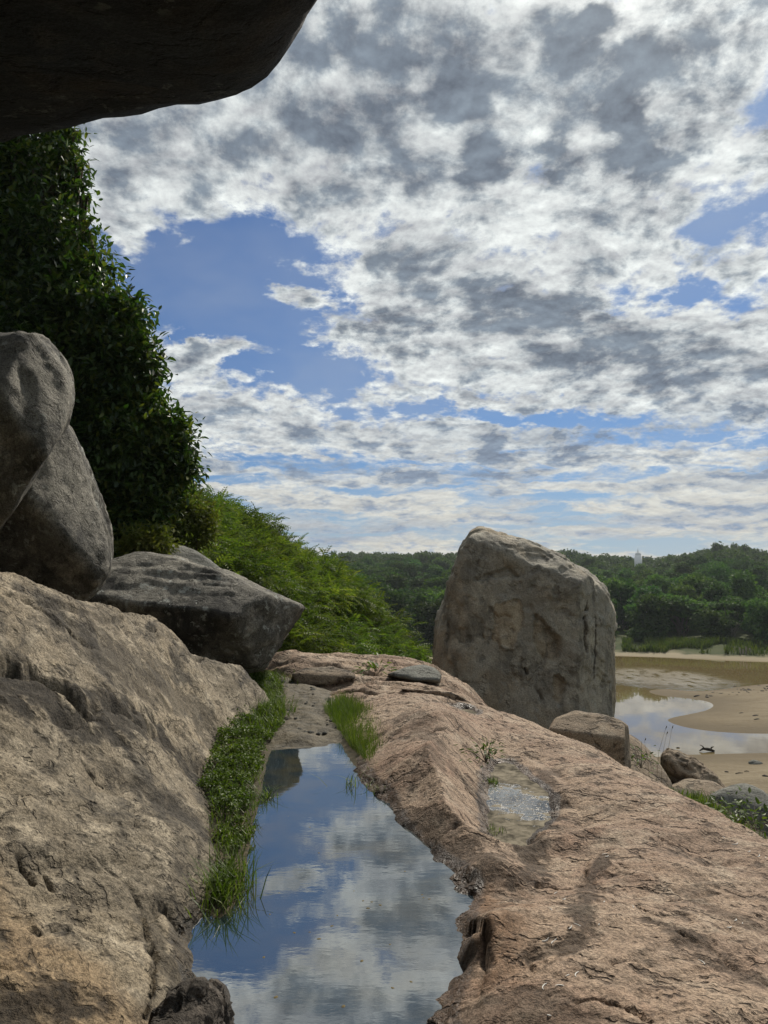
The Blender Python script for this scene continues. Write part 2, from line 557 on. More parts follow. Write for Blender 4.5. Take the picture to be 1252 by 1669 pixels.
def still_water_mat():
    m, g = new_mat('pool_water')
    co = g.n('ShaderNodeTexCoord').outputs['Object']
    h = g.noise(g.vm('MULTIPLY', co, (1.0, 2.2, 1.0)), 5.0, 4, 0.55)
    bp = g.n('ShaderNodeBump', {'Strength': 0.06, 'Distance': 0.006, 'Height': h})
    silt = g.noise(co, 2.2, 6, 0.6)
    col = g.mix(g.mr(silt, 0.42, 0.66), (0.014, 0.026, 0.034), (0.045, 0.045, 0.030))
    bs = g.n('ShaderNodeBsdfPrincipled', {'Base Color': col, 'Roughness': 0.008, 'IOR': 3.6, 'Normal': bp.outputs[0]})
    g.n('ShaderNodeOutputMaterial', {'Surface': bs.outputs[0]})
    return m


def puddle_mat():
    m, g = new_mat('puddle_water')
    co = g.n('ShaderNodeTexCoord').outputs['Object']
    n = g.noise(co, 9.0, 7, 0.66, 0.4)
    c = atz(838, 1305, PUD0)
    v = g.mapping(co, (c[0], c[1], PUD0), (0, 0, 0.5), (0.27, 0.50, 10), 'TEXTURE')
    scum = g.mr(g.math('ADD', g.vm('LENGTH', v), g.math('MULTIPLY', g.math('SUBTRACT', n, 0.5), 3.2)), 0.75, 1.0)
    fleck = g.mr(g.noise(co, 34.0, 4, 0.65), 0.54, 0.62)
    scum = g.math('MAXIMUM', scum, g.math('MULTIPLY', fleck, 0.8))
    col = g.mix(scum, (0.03, 0.03, 0.026), g.mix(g.mr(n, 0.3, 0.7), (0.030, 0.027, 0.019), (0.24, 0.21, 0.155)))
    bp = g.n('ShaderNodeBump', {'Strength': 0.25, 'Distance': 0.008, 'Height': g.math('MULTIPLY', n, scum)})
    bs = g.n('ShaderNodeBsdfPrincipled', {'Base Color': col, 'Roughness': g.mr(scum, 0, 0.5, 0.02, 0.85), 'IOR': g.mr(scum, 0, 0.7, 3.8, 1.12), 'Normal': bp.outputs[0]})
    g.n('ShaderNodeOutputMaterial', {'Surface': bs.outputs[0]})
    return m


def lake_mat():
    m, g = new_mat('lake_water')
    co = g.n('ShaderNodeTexCoord').outputs['Object']
    # breeze patch on otherwise still muddy water
    c = atz(1062, 1104, LAKE)
    v = g.mapping(co, (c[0], c[1], 0), (0, 0, 0.15), (10.0, 11.0, 1e3), 'TEXTURE')
    v = g.vm('ADD', v, g.scale(g.vm('SUBTRACT', g.noise(co, 0.10, 5, 0.6, color=True), (0.5, 0.5, 0.5)), 0.9))
    rip = g.math('MULTIPLY', g.mr(g.vm('LENGTH', v), 1.15, 0.35), g.mr(g.noise(g.vm('MULTIPLY', co, (0.8, 0.35, 1)), 1.6, 4, 0.6), 0.30, 0.52))
    h1 = g.noise(g.vm('MULTIPLY', co, (1.0, 1.0, 1.0)), 1.7, 3, 0.5)
    h2 = g.noise(g.vm('MULTIPLY', co, (1.0, 0.6, 1.0)), 0.35, 3, 0.5)
    h = g.math('ADD', g.math('MULTIPLY', h1, g.mr(rip, 0, 1, 0.02, 1.0)), g.math('MULTIPLY', h2, 0.10))
    bp = g.n('ShaderNodeBump', {'Strength': 1.0, 'Distance': 0.045, 'Height': h})
    silt = g.noise(co, 0.05, 4, 0.5)
    col = g.mix(g.mr(silt, 0.35, 0.65), (0.135, 0.098, 0.040), (0.165, 0.125, 0.058))
    bs = g.n('ShaderNodeBsdfPrincipled', {'Base Color': col, 'Roughness': g.mr(rip, 0, 1, 0.03, 0.22), 'IOR': 1.75, 'Normal': bp.outputs[0]})
    g.n('ShaderNodeOutputMaterial', {'Surface': bs.outputs[0]})
    return m


LAKE = -8.5
PUD0 = -0.085
M = {}
M['slab'] = rock_mat('slab_rock', (0.345, 0.255, 0.180), (0.275, 0.195, 0.138), (0.385, 0.305, 0.225), dark=(0.05, 0.037, 0.027), streak=(0, 0, math.radians(32)),
                     stretch=(0.8, 4.2, 4.2), pits=0.5, crack_amt=0.8, stain=(0.58, 0.74), wet=(0.02, 0.085, True), warm=(0.28, 0.185, 0.128), fresh=(0.20, 0.112, 0.058))
M['hump'] = rock_mat('hump_rock', (0.285, 0.232, 0.158), (0.165, 0.137, 0.097), (0.36, 0.305, 0.222), dark=(0.030, 0.027, 0.023), streak=(0, 0, math.radians(50)),
                     stretch=(0.7, 3.8, 3.8), pits=1.0, crack_amt=0.55, stain=(0.50, 0.64), wet=(0.015, 0.06, True), fresh=(0.275, 0.190, 0.104))
M['tower'] = rock_mat('standing_rock', (0.345, 0.315, 0.250), (0.245, 0.226, 0.184), (0.42, 0.38, 0.295), dark=(0.050, 0.048, 0.042), streak=(0, math.radians(90), 0),
                      stretch=(0.8, 2.2, 2.2), crack_amt=0.5, crack_scale=0.8, stain=(0.54, 0.72), lichen=0.35, scale=0.55, fresh=(0.54, 0.455, 0.32), warm=(0.33, 0.27, 0.185), bump=1.3, grain=0.55, pits=0.35)
M['boulder'] = rock_mat('weathered_rock', (0.205, 0.19, 0.155), (0.10, 0.094, 0.078), (0.29, 0.268, 0.222), dark=(0.016, 0.016, 0.015), streak=(0, math.radians(60), 0),
                        stretch=(0.9, 2.6, 2.6), crack_amt=0.4, pits=0.8, stain=(0.48, 0.60), lichen=0.75, scale=1.1, bump=1.3)
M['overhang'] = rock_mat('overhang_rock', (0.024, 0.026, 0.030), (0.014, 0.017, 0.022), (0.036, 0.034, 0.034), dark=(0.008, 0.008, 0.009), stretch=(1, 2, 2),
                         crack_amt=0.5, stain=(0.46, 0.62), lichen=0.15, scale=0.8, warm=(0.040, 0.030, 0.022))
M['brown'] = rock_mat('brown_rock', (0.235, 0.180, 0.122), (0.18, 0.14, 0.10), (0.28, 0.23, 0.165), dark=(0.035, 0.03, 0.026), stretch=(0.9, 2.6, 2.6),
                      crack_amt=0.8, stain=(0.55, 0.7), scale=0.9)
M['dark_rock'] = rock_mat('dark_wet_rock', (0.075, 0.062, 0.048), (0.05, 0.043, 0.036), (0.12, 0.10, 0.08), dark=(0.015, 0.014, 0.012), crack_amt=0.8, stain=(0.5, 0.65),
                          wet=(0.03, 0.14, False), scale=1.3)
M['grey_rock'] = rock_mat('grey_rock', (0.165, 0.165, 0.14), (0.12, 0.12, 0.104), (0.21, 0.205, 0.175), dark=(0.03, 0.03, 0.027), crack_amt=0.6, stain=(0.55, 0.7), lichen=0.3)
M['water'] = still_water_mat()
M['lake'] = lake_mat()
M['puddle'] = puddle_mat()
M['mud'] = plain_mat('mud', (0.046, 0.038, 0.023), (0.112, 0.092, 0.058), 7.0, 0.7, 1.0, 0.05)
M['bank_soil'] = plain_mat('bank_soil', (0.035, 0.032, 0.018), (0.075, 0.06, 0.034), 12.0, 0.9, 0.8, 0.03)
M['puddle_mud'] = plain_mat('puddle_mud', (0.07, 0.06, 0.042), (0.21, 0.18, 0.135), 16.0, 0.7, 0.7, 0.02)
M['bark'] = plain_mat('bark', (0.085, 0.07, 0.052), (0.16, 0.135, 0.10), 14.0, 0.9, 0.8, 0.02)
M['pale_bark'] = plain_mat('pale_bark', (0.20, 0.18, 0.14), (0.32, 0.29, 0.24), 5.0, 0.9, 0.6, 0.03)
M['driftwood'] = plain_mat('driftwood', (0.018, 0.015, 0.012), (0.05, 0.04, 0.03), 9.0, 0.85, 0.6, 0.02)
M['white'] = plain_mat('white_plaster', (0.70, 0.70, 0.68), (0.80, 0.80, 0.78), 3.0, 0.7, 0.2, 0.02)
M['chalk'] = plain_mat('white_fleck', (0.62, 0.60, 0.55), (0.80, 0.78, 0.74), 30.0, 0.9, 0.3, 0.003)


def sand_mat():
    m, g = new_mat('sand')
    co = g.n('ShaderNodeTexCoord').outputs['Object']
    n = g.noise(g.vm('MULTIPLY', co, (0.5, 1.6, 1)), 0.8, 7, 0.62)
    n2 = g.noise(co, 5.0, 5, 0.6)
    zc = g.n('ShaderNodeSeparateXYZ', {0: g.n('ShaderNodeNewGeometry').outputs['Position']}).outputs[2]
    wet = g.mr(g.math('ADD', zc, g.math('MULTIPLY', g.math('SUBTRACT', n, 0.5), 0.25)), LAKE + 0.36, LAKE + 0.05)
    col = g.mix(g.mr(n, 0.35, 0.65), (0.195, 0.160, 0.106), (0.150, 0.120, 0.078))
    col = g.mix(g.mr(n2, 0.45, 0.7, 0, 0.4), col, (0.25, 0.21, 0.15))
    col = g.mix(g.math('MULTIPLY', wet, 0.9), col, (0.098, 0.075, 0.043))
    bp = g.n('ShaderNodeBump', {'Strength': 0.7, 'Distance': 0.12, 'Height': g.math('ADD', n, g.math('MULTIPLY', n2, 0.35))})
    bs = g.n('ShaderNodeBsdfPrincipled', {'Base Color': col, 'Roughness': g.mr(wet, 0, 1, 0.95, 0.8), 'Normal': bp.outputs[0]})
    bs.inputs['Specular IOR Level'].default_value = 0.06
    g.n('ShaderNodeOutputMaterial', {'Surface': bs.outputs[0]})
    return m


def terrain_mat():
    m, g = new_mat('terrain')
    co = g.n('ShaderNodeTexCoord').outputs['Object']
    n = g.noise(co, 0.25, 8, 0.65)
    n2 = g.noise(co, 3.0, 6, 0.65)
    col = g.mix(g.mr(n, 0.35, 0.65), (0.035, 0.05, 0.018), (0.06, 0.07, 0.028))
    col = g.mix(g.mr(n2, 0.55, 0.75), col, (0.10, 0.08, 0.045))
    zc = g.n('ShaderNodeSeparateXYZ', {0: g.n('ShaderNodeNewGeometry').outputs['Position']}).outputs[2]
    sandy = g.mr(g.math('ADD', zc, g.math('MULTIPLY', g.math('SUBTRACT', g.noise(co, 0.16, 6, 0.6), 0.5), 1.1)), LAKE + 0.50, LAKE + 0.25)
    col = g.mix(sandy, col, (0.25, 0.21, 0.14))
    bp = g.n('ShaderNodeBump', {'Strength': 0.6, 'Distance': 0.1, 'Height': n2})
    bs = g.n('ShaderNodeBsdfPrincipled', {'Base Color': col, 'Roughness': 0.95, 'Normal': bp.outputs[0]})
    bs.inputs['Specular IOR Level'].default_value = 0.1
    g.n('ShaderNodeOutputMaterial', {'Surface': bs.outputs[0]})
    return m


M['sand'] = sand_mat()
M['terrain'] = terrain_mat()

# ---------------------------------------------------------------- terrain sheet
near_tps = tps([(-30, -30, 6), (0, -30, -1), (30, -30, -6), (0, 0, -1.6), (-8, 0, -0.4), (-14, 8, 3.5), (0, 13, -1.5), (4.5, 13, -4.2), (3.6, 6, -3.2), (6, 8, -4.6),
                (6, 2, -4.2), (8, 15, -6.3), (12, 25, -8.05), (16, 33, -8.6), (22, 42, -9.2), (12, 45, -9.2), (12, 12, -6.6), (20, 20, -8.3), (20, 5, -7.5),
                (-9, 18, 3.6), (-6, 22, 2.7), (-4.5, 24, 2.0), (-2.7, 26, 0.9), (-0.7, 27, -0.9), (1.4, 27, -3.0), (4.5, 28, -6.6), (1.0, 19, -2.9), (-1.5, 18, -1.2),
                (-4, 17, 0.3), (-12, 34, 4.5), (-4, 40, -3.5), (2, 40, -7.6), (-20, 45, 6), (-6, 60, -6.5), (8, 60, -8.3), (-30, 70, 4), (30, 60, -9.3), (40, 30, -9.0), (50, 10, -8)], 0.05)


def terrain_h(x, y):
    r = np.hypot(x, y)
    a = np.degrees(np.arctan2(x, y))
    zn = near_tps(x, y)
    # far side: a sandy bank, then forested hills
    prof = np.interp(r, [60, 94, 100.0, 102.5, 105.0, 109, 122, 150, 200, 260, 320, 400, 480, 700, 3000], [-9.4, -9.3, -8.9, -8.3, -8.0, -7.5, -7.1, -5.2, -1.6, 3.0, 6.6, 10.6, 8.5, -2, -6])
    shp = np.interp(a, [-40, -14, -5, -2, 4, 9, 14, 17, 19.5, 22, 24.5, 28, 45], [1.0, 0.35, 0.72, 0.92, 0.95, 0.9, 1.0, 0.72, 0.60, 0.80, 1.15, 0.80, 0.7])
    up = np.clip(prof - LAKE, 0, None)
    zf = np.where(prof > LAKE, LAKE + up * (0.35 + 0.65 * shp), prof)
    zl = np.interp(r, [60, 75, 90, 120], [-9, -8.6, -8.2, -7.4])          # the left valley has no open water
    left = sstep(a, 9.0, 3.0)
    zf = np.where(r < 125, zf * (1 - left) + np.maximum(zf, zl) * left, zf)
    n = fbm(np.stack([x * 0.02, y * 0.02, x * 0], 1), 3) * np.clip((r - 100) / 150, 0, 1) * 3.0
    w = sstep(r, 48, 72)
    near = np.clip(zn, -9.4, 14)
    behind = sstep(y, 4, -12)
    near = near * (1 - behind) + np.clip(near, -3, 8) * behind
    return near * (1 - w) + (zf + n) * w


def build_terrain():
    rings = np.unique(np.concatenate([[0.0], np.geomspace(1.5, 3000, 180), np.linspace(92, 116, 33)]))
    na = 420
    an = np.linspace(0, 2 * math.pi, na, endpoint=False)
    R, A = np.meshgrid(rings, an, indexing='ij')
    x, y = (R * np.sin(A)).ravel(), (R * np.cos(A)).ravel()
    z = terrain_h(x, y)
    i, j = np.meshgrid(np.arange(len(rings) - 1), np.arange(na), indexing='ij')
    a = i * na + j
    b = i * na + (j + 1) % na
    F = np.stack([a.ravel(), b.ravel(), (b + na).ravel(), (a + na).ravel()], 1)[:, ::-1]
    obj('terrain', mesh_np('terrain', np.stack([x, y, z], 1), F), M['terrain'], kind='structure')
    # lake surface
    c = np.array([(3, 36), (30, 20), (90, 12), (160, 60), (140, 120), (40, 120), (4, 112), (-6, 80)], float)
    c = chaikin(c, 2)
    V = np.column_stack([c, np.full(len(c), LAKE)])
    obj('lake', mesh_np('lake', V, np.arange(len(c))[None]), M['lake'], kind='structure')


build_terrain()


def sheet(name, outline, step, hfun, mat, over=1.0, kind='structure'):
    """Shoal or beach: a gridded sheet whose rim dips under the water line."""
    lo, hi = outline.min(0) - over, outline.max(0) + over
    xs, ys = np.arange(lo[0], hi[0], step), np.arange(lo[1], hi[1], step)
    X, Y = np.meshgrid(xs, ys)
    d, ins = seg_dist(X, Y, outline, True)
    sd = np.where(ins, d, -d)
    Z = hfun(X, Y, sd)
    idx = np.arange(X.size).reshape(X.shape)
    q = np.stack([idx[:-1, :-1], idx[:-1, 1:], idx[1:, 1:], idx[1:, :-1]], -1).reshape(-1, 4)
    keep = (sd.ravel()[q] > -over).any(1)
    return obj(name, mesh_np(name, np.stack([X.ravel(), Y.ravel(), Z.ravel()], 1), q[keep]), mat, kind=kind)


bar_px = [(1053, 1127), (1075, 1122), (1130, 1127), (1165, 1125), (1200, 1120), (1252, 1114), (1420, 1104), (1560, 1180), (1420, 1197), (1252, 1196), (1200, 1195), (1150, 1191),
          (1110, 1184), (1086, 1175), (1092, 1170), (1130, 1163), (1155, 1157), (1166, 1149), (1150, 1142), (1110, 1137), (1075, 1134)]
bar = chaikin(np.array([atz(px, py, LAKE)[:2] for px, py in bar_px]), 2)


def bar_h(X, Y, sd):
    n = fbm(np.stack([X.ravel() * 0.3, Y.ravel() * 0.3, 0 * X.ravel()], 1), 4).reshape(X.shape)
    return LAKE + np.where(sd > 0, 0.5 * (1 - np.exp(-sd / 4.0)) + 0.10 * n * np.clip(sd, 0, 1), sd * 0.12)


sheet('sand_bar', bar, 0.35, bar_h, M['sand'])
beach_px = [(1040, 1236), (1095, 1231), (1150, 1229), (1252, 1227), (1460, 1224), (1600, 1420), (1150, 1480), (960, 1400), (985, 1260)]
beach = chaikin(np.array([atz(px, py, LAKE)[:2] for px, py in beach_px]), 2)


def beach_h(X, Y, sd):
    n = fbm(np.stack([X.ravel() * 0.35, Y.ravel() * 0.35, 5 + 0 * X.ravel()], 1), 4).reshape(X.shape)
    return LAKE + np.where(sd > 0, 0.075 * sd + 0.08 * n * np.clip(sd, 0, 1), sd * 0.10)


sheet('beach', beach, 0.3, beach_h, M['sand'])

# ---------------------------------------------------------------- foreground rock sheets
def graded(lo, hi, fine_lo, fine_hi, fine, coarse):
    a = [fine_lo]
    s = fine
    while a[0] > lo:
        s = min(s * 1.06, coarse)
        a.insert(0, a[0] - s)
    b = list(np.arange(fine_lo + fine, fine_hi, fine))
    s = fine
    c = [fine_hi]
    while c[-1] < hi:
        s = min(s * 1.06, coarse)
        c.append(c[-1] + s)
    return np.array(a + b + c)


def depth_rows(y0, y1, k):
    r = [y0]
    while r[-1] < y1:
        r.append(r[-1] + max(0.009, k * abs(r[-1])))
    return np.array(r)


def on_surface(f, line, Y0=None):
    """World x,y of photo positions on the height sheet f (march along each sight line)."""
    out = []
    for p in line:
        d = ray(p[0], p[1])
        d = d / d[1]
        Y = np.linspace(1.4, 18, 1500)
        z = CAM_Z + d[2] * Y
        s = f(d[0] * Y, Y)
        k = np.argmax(z < s) if (z < s).any() else len(Y) - 1
        out.append((d[0] * Y[k], Y[k]))
    return np.array(out)


def rock_sheet(name, f, xs, ys, mat, features, tune, label, cat, attrs_fn=None, keep=None, soften=False):
    X, Y = np.meshgrid(xs, ys)
    x, y = X.ravel(), Y.ravel()
    z = f(x, y)
    if soften:          # rounded crest of the rib between pool and puddle
        Z = z.reshape(X.shape)
        B = Z.copy()
        for _ in range(4):
            for ax in (0, 1):
                B = sum(np.roll(B, k, ax) for k in range(-5, 6)) / 11.0
        m = sstep(X, -0.2, 0.1) * sstep(X, 1.15, 0.85) * sstep(Y, 3.6, 4.0) * sstep(Y, 8.6, 7.6)
        z = (Z * (1 - m) + B * m).ravel()
    dirt = np.zeros(x.shape)
    wob = pn(np.stack([x * 9, y * 9, 0 * x], 1)) * 0.03 + pn(np.stack([x * 30, y * 30, 0 * x], 1)) * 0.008
    z0 = z
    amp = np.clip(1.7 * (fbm(np.stack([x * 3.5, y * 3.5, 0 * x + 4], 1), 3) + 0.32), 0, 1.25)
    nn = fbm(np.stack([x * 6, y * 6, z0 * 6], 1), 4, 0.65)
    for (line, kind, w, h) in features:
        pts = on_surface(f, line) if len(line[0]) == 2 else np.array([at(*p)[:2] for p in line])
        pts = chaikin(pts, 1, closed=False)
        d, _ = seg_dist(x + wob, y - wob, pts)
        if kind == 'groove':
            z = z - h * amp * np.exp(-(d / w) ** 2)
            dirt = np.maximum(dirt, np.clip(amp, 0, 1) * np.exp(-(d / (w * 0.8)) ** 2))
        elif kind == 'stain':   # dark lichen crust along a fold
            dirt = np.maximum(dirt, min(1.0, h * 1.25) * sstep(np.exp(-(d / w) ** 2) + 1.1 * nn, 0.25, 0.85))
        elif kind == 'ridge':
            z = z + h * np.exp(-(d / w) ** 2)
        else:   # step: raised lip on the left-hand side of the line, fading away from it
            best = np.full(x.shape, 1e9)
            side = np.zeros(x.shape)
            xx, yy = x + wob, y - wob
            for a, b in zip(pts[:-1], pts[1:]):
                dd = b - a
                t = np.clip(((xx - a[0]) * dd[0] + (yy - a[1]) * dd[1]) / max(dd @ dd, 1e-12), 0, 1)
                dist = np.hypot(xx - a[0] - t * dd[0], yy - a[1] - t * dd[1])
                cr = dd[0] * (yy - a[1]) - dd[1] * (xx - a[0])
                m = dist < best
                best = np.where(m, dist, best)
                side = np.where(m, np.sign(cr), side)
            z = z + h * np.where(side > 0, np.exp(-best / w), 0) - abs(h) * 0.5 * np.exp(-(best / 0.02) ** 2)
            dirt = np.maximum(dirt, 0.7 * np.exp(-(best / 0.014) ** 2))
    z = tune(x, y, z)
    idx = np.arange(x.size).reshape(X.shape)
    q = np.stack([idx[:-1, :-1], idx[:-1, 1:], idx[1:, 1:], idx[1:, :-1]], -1).reshape(-1, 4)
    if keep is not None:
        q = q[keep(x, y, z)[q].any(1)]
    V = np.stack([x, y, z], 1)
    used = np.unique(q)
    remap = np.zeros(len(V), np.int64)
    remap[used] = np.arange(len(used))
    V, q = V[used], remap[q]
    at_ = attrs_fn(V) if attrs_fn else {}
    at_['dirt'] = dirt[used]
    dd, inn = seg_dist(V[:, 0], V[:, 1], POOL, True)
    wt = np.where(inn, 1.0, np.exp(-(dd / 0.11) ** 2)) * sstep(V[:, 2], 0.16, 0.05)
    for poly in (PUD, PUD2):
        dd, inn = seg_dist(V[:, 0], V[:, 1], poly, True)
        wt = np.maximum(wt, np.where(inn, 1.0, np.exp(-(dd / 0.10) ** 2)))
    at_['wet'] = wt
    return obj(name, mesh_np(name, V, q, True, at_), mat, label=label, cat=cat, kind='thing')


# pool outline, photo positions of the water line (z = 0)
POOL_PX = [(428, 1218), (470, 1210), (545, 1210), (570, 1240), (600, 1285), (625, 1305), (640, 1345), (680, 1385), (735, 1425), (757, 1455), (745, 1500), (748, 1545), (752, 1585),
           (730, 1610), (712, 1640), (705, 1669), (700, 1760), (440, 1790), (385, 1680), (365, 1610), (320, 1590), (313, 1545), (340, 1500), (375, 1470), (400, 1415), (410, 1350),
           (425, 1290), (432, 1250)]
POOL = np.array([atz(px, py, 0.0)[:2] for px, py in POOL_PX])

PUD_Z, PUD2_Z = -0.085, -0.02
PUD = chaikin(np.array([atz(px, py, PUD_Z)[:2] for px, py in [(806, 1246), (830, 1243), (850, 1265), (880, 1285), (897, 1310), (885, 1340), (858, 1362), (845, 1400), (815, 1395), (800, 1350), (797, 1300)]]), 2)
PUD2 = chaikin(np.array([atz(px, py, PUD2_Z)[:2] for px, py in [(735, 1157), (765, 1156), (778, 1163), (762, 1170), (745, 1168)]]), 2)
# -- right-hand slab
_s = []
for px, py in [(640, 1345), (680, 1385), (735, 1425), (757, 1455), (745, 1500), (748, 1545), (752, 1585), (730, 1610), (712, 1640), (705, 1669), (700, 1760), (625, 1305), (600, 1285)]:
    _s.append(tuple(atz(px, py, 0.0)))
for px, py, z in [(560, 1400, -.28), (600, 1500, -.28), (560, 1600, -.25), (480, 1320, -.25), (450, 1500, -.3), (430, 1640, -.3), (650, 1440, -.22), (500, 1240, -.14), (480, 1150, -.16), (540, 1170, -.08),
                  (440, 1120, -.10), (560, 1230, -.06), (780, 1520, .13), (800, 1600, .10), (770, 1669, .10), (835, 1440, .05), (860, 1520, .16), (950, 1600, .20), (1100, 1669, .22), (1252, 1669, .20),
                  (1252, 1500, .06), (1100, 1500, .14), (950, 1450, .12), (880, 1420, .03), (1050, 1400, .06), (1000, 1300, .03), (1150, 1400, -.02), (950, 1250, 0), (860, 1205, -.03),
                  (900, 1290, .0), (905, 1350, .03), (848, 1300, -.125), (835, 1270, -.115), (830, 1350, -.10), (815, 1240, -.07), (838, 1395, -.03), (790, 1222, -.02), (870, 1325, -.085), (770, 1163, .02),
                  (900, 1500, .17), (1000, 1540, .19), (1020, 1350, .06)]:
    _s.append(tuple(atz(px, py, z)))
for px, py, Y in [(700, 1185, 6.35), (650, 1205, 6.25), (778, 1245, 5.0), (794, 1300, 4.42), (765, 1205, 5.55), (735, 1160, 6.6), (690, 1135, 8.1), (640, 1130, 8.7), (808, 1380, 3.8), (700, 1290, 4.95), (720, 1380, 4.2), (760, 1400, 3.98),
                  (600, 1145, 8.6), (560, 1128, 9.4), (600, 1110, 10.3), (430, 1087, 11.4), (470, 1090, 11.2), (520, 1075, 12.6), (560, 1064, 13.6), (620, 1072, 13.6), (690, 1084, 13.4), (750, 1110, 11.8), (700, 1105, 11.2),
                  (780, 1150, 9.6), (840, 1168, 9.3), (880, 1184, 8.7), (940, 1208, 7.9), (1000, 1236, 7.1), (1080, 1280, 6.05), (1160, 1321, 5.3), (1252, 1371, 4.6), (1350, 1425, 4.1), (400, 1078, 12.4), (650, 1090, 11.8)]:
    _s.append(tuple(at(px, py, Y)))
for p in [(-1.5, 16, -.6), (0, 16, -.9), (1.2, 15, -1.5), (2.4, 12, -1.7), (3.1, 10.0, -1.8), (3.6, 8, -1.9), (3.5, 6.2, -1.7), (3.5, 5, -1.6), (3.4, 3.6, -1.3), (3.2, 2, -1.0), (5, 4, -3.6), (5, 7, -3.8), (4.6, 10, -3.8),
          (2.6, 15, -3), (0, 18, -2.5), (0.8, 0, 0.2), (2, 0, 0.1), (0, 0, 0.0), (-1, 0, -0.2), (0.5, 1.4, .14), (1.6, 1.6, .22)]:
    _s.append(p)
slab_f = tps(_s, 2e-4)
SLAB_FEATURES = [
    ([(432, 1086), (490, 1084), (550, 1090), (630, 1096)], 'groove', 0.03, 0.09), ([(425, 1080), (480, 1076), (540, 1073), (610, 1080), (660, 1088)], 'groove', 0.03, 0.08),
    ([(560, 1126), (620, 1124), (690, 1134), (740, 1150)], 'groove', 0.035, 0.10),
    ([(893, 1325), (866, 1385), (872, 1432)], 'stain', 0.11, 0.75), ([(905, 1255), (885, 1275), (897, 1300)], 'stain', 0.10, 0.6), ([(988, 1393), (957, 1430), (952, 1500), (930, 1545)], 'stain', 0.05, 0.7),
    ([(760, 1645), (830, 1655), (920, 1650)], 'stain', 0.12, 0.5), ([(1230, 1590), (1160, 1560), (1080, 1500)], 'stain', 0.09, 0.6), ([(690, 1400), (740, 1390), (790, 1400)], 'stain', 0.10, 0.6),
    ([(640, 1330), (690, 1330), (730, 1360)], 'stain', 0.10, 0.5), ([(1252, 1520), (1190, 1490), (1120, 1450)], 'stain', 0.07, 0.45), ([(640, 1170), (690, 1180), (720, 1220)], 'stain', 0.12, 0.4),
    ([(1252, 1600), (1200, 1570), (1150, 1545), (1110, 1530)], 'groove', 0.0078, 0.034),
    ([(1060, 1665), (1030, 1640), (990, 1628), (930, 1632)], 'groove', 0.0061, 0.027),
    ([(960, 1420), (975, 1440), (1010, 1455), (1050, 1480), (1090, 1488)], 'groove', 0.0052, 0.017),
    ([(955, 1400), (958, 1430), (940, 1440), (870, 1437)], 'groove', 0.0087, 0.034),
    ([(946, 1540), (952, 1510), (960, 1490), (985, 1472)], 'groove', 0.0052, 0.014),
    ([(870, 1590), (866, 1560), (880, 1535), (900, 1530)], 'groove', 0.0069, 0.020),
    ([(770, 1515), (790, 1520), (797, 1560), (790, 1600)], 'step', 0.10, 0.05),
    ([(1252, 1565), (1150, 1530), (1080, 1515)], 'step', 0.12, 0.035),
    ([(1252, 1440), (1180, 1410), (1120, 1385), (1060, 1375)], 'step', 0.10, 0.02),
    ([(1100, 1450), (1050, 1425), (1000, 1410)], 'step', 0.08, 0.018),
    ([(1130, 1395), (1090, 1372), (1070, 1362)], 'groove', 0.0052, 0.020),
    ([(1070, 1330), (1050, 1315), (1020, 1305)], 'groove', 0.0052, 0.017),
    ([(775, 1360), (790, 1330), (796, 1290), (790, 1260)], 'groove', 0.0052, 0.014),
    ([(680, 1390), (740, 1350), (780, 1340)], 'step', 0.12, -0.02),
    ([(640, 1230), (700, 1200), (750, 1190)], 'groove', 0.0087, 0.014),
    ([(700, 1150), (740, 1175), (772, 1215), (788, 1260), (794, 1310), (806, 1370)], 'ridge', 0.24, 0.035),
    ([(1210, 1350), (1150, 1320), (1090, 1298)], 'groove', 0.0061, 0.020), ([(900, 1330), (930, 1345), (985, 1350)], 'groove', 0.0043, 0.014),
    ([(1000, 1570), (1060, 1560), (1130, 1590)], 'groove', 0.0052, 0.017), ([(1180, 1480), (1120, 1460), (1090, 1462)], 'groove', 0.0052, 0.017),
]


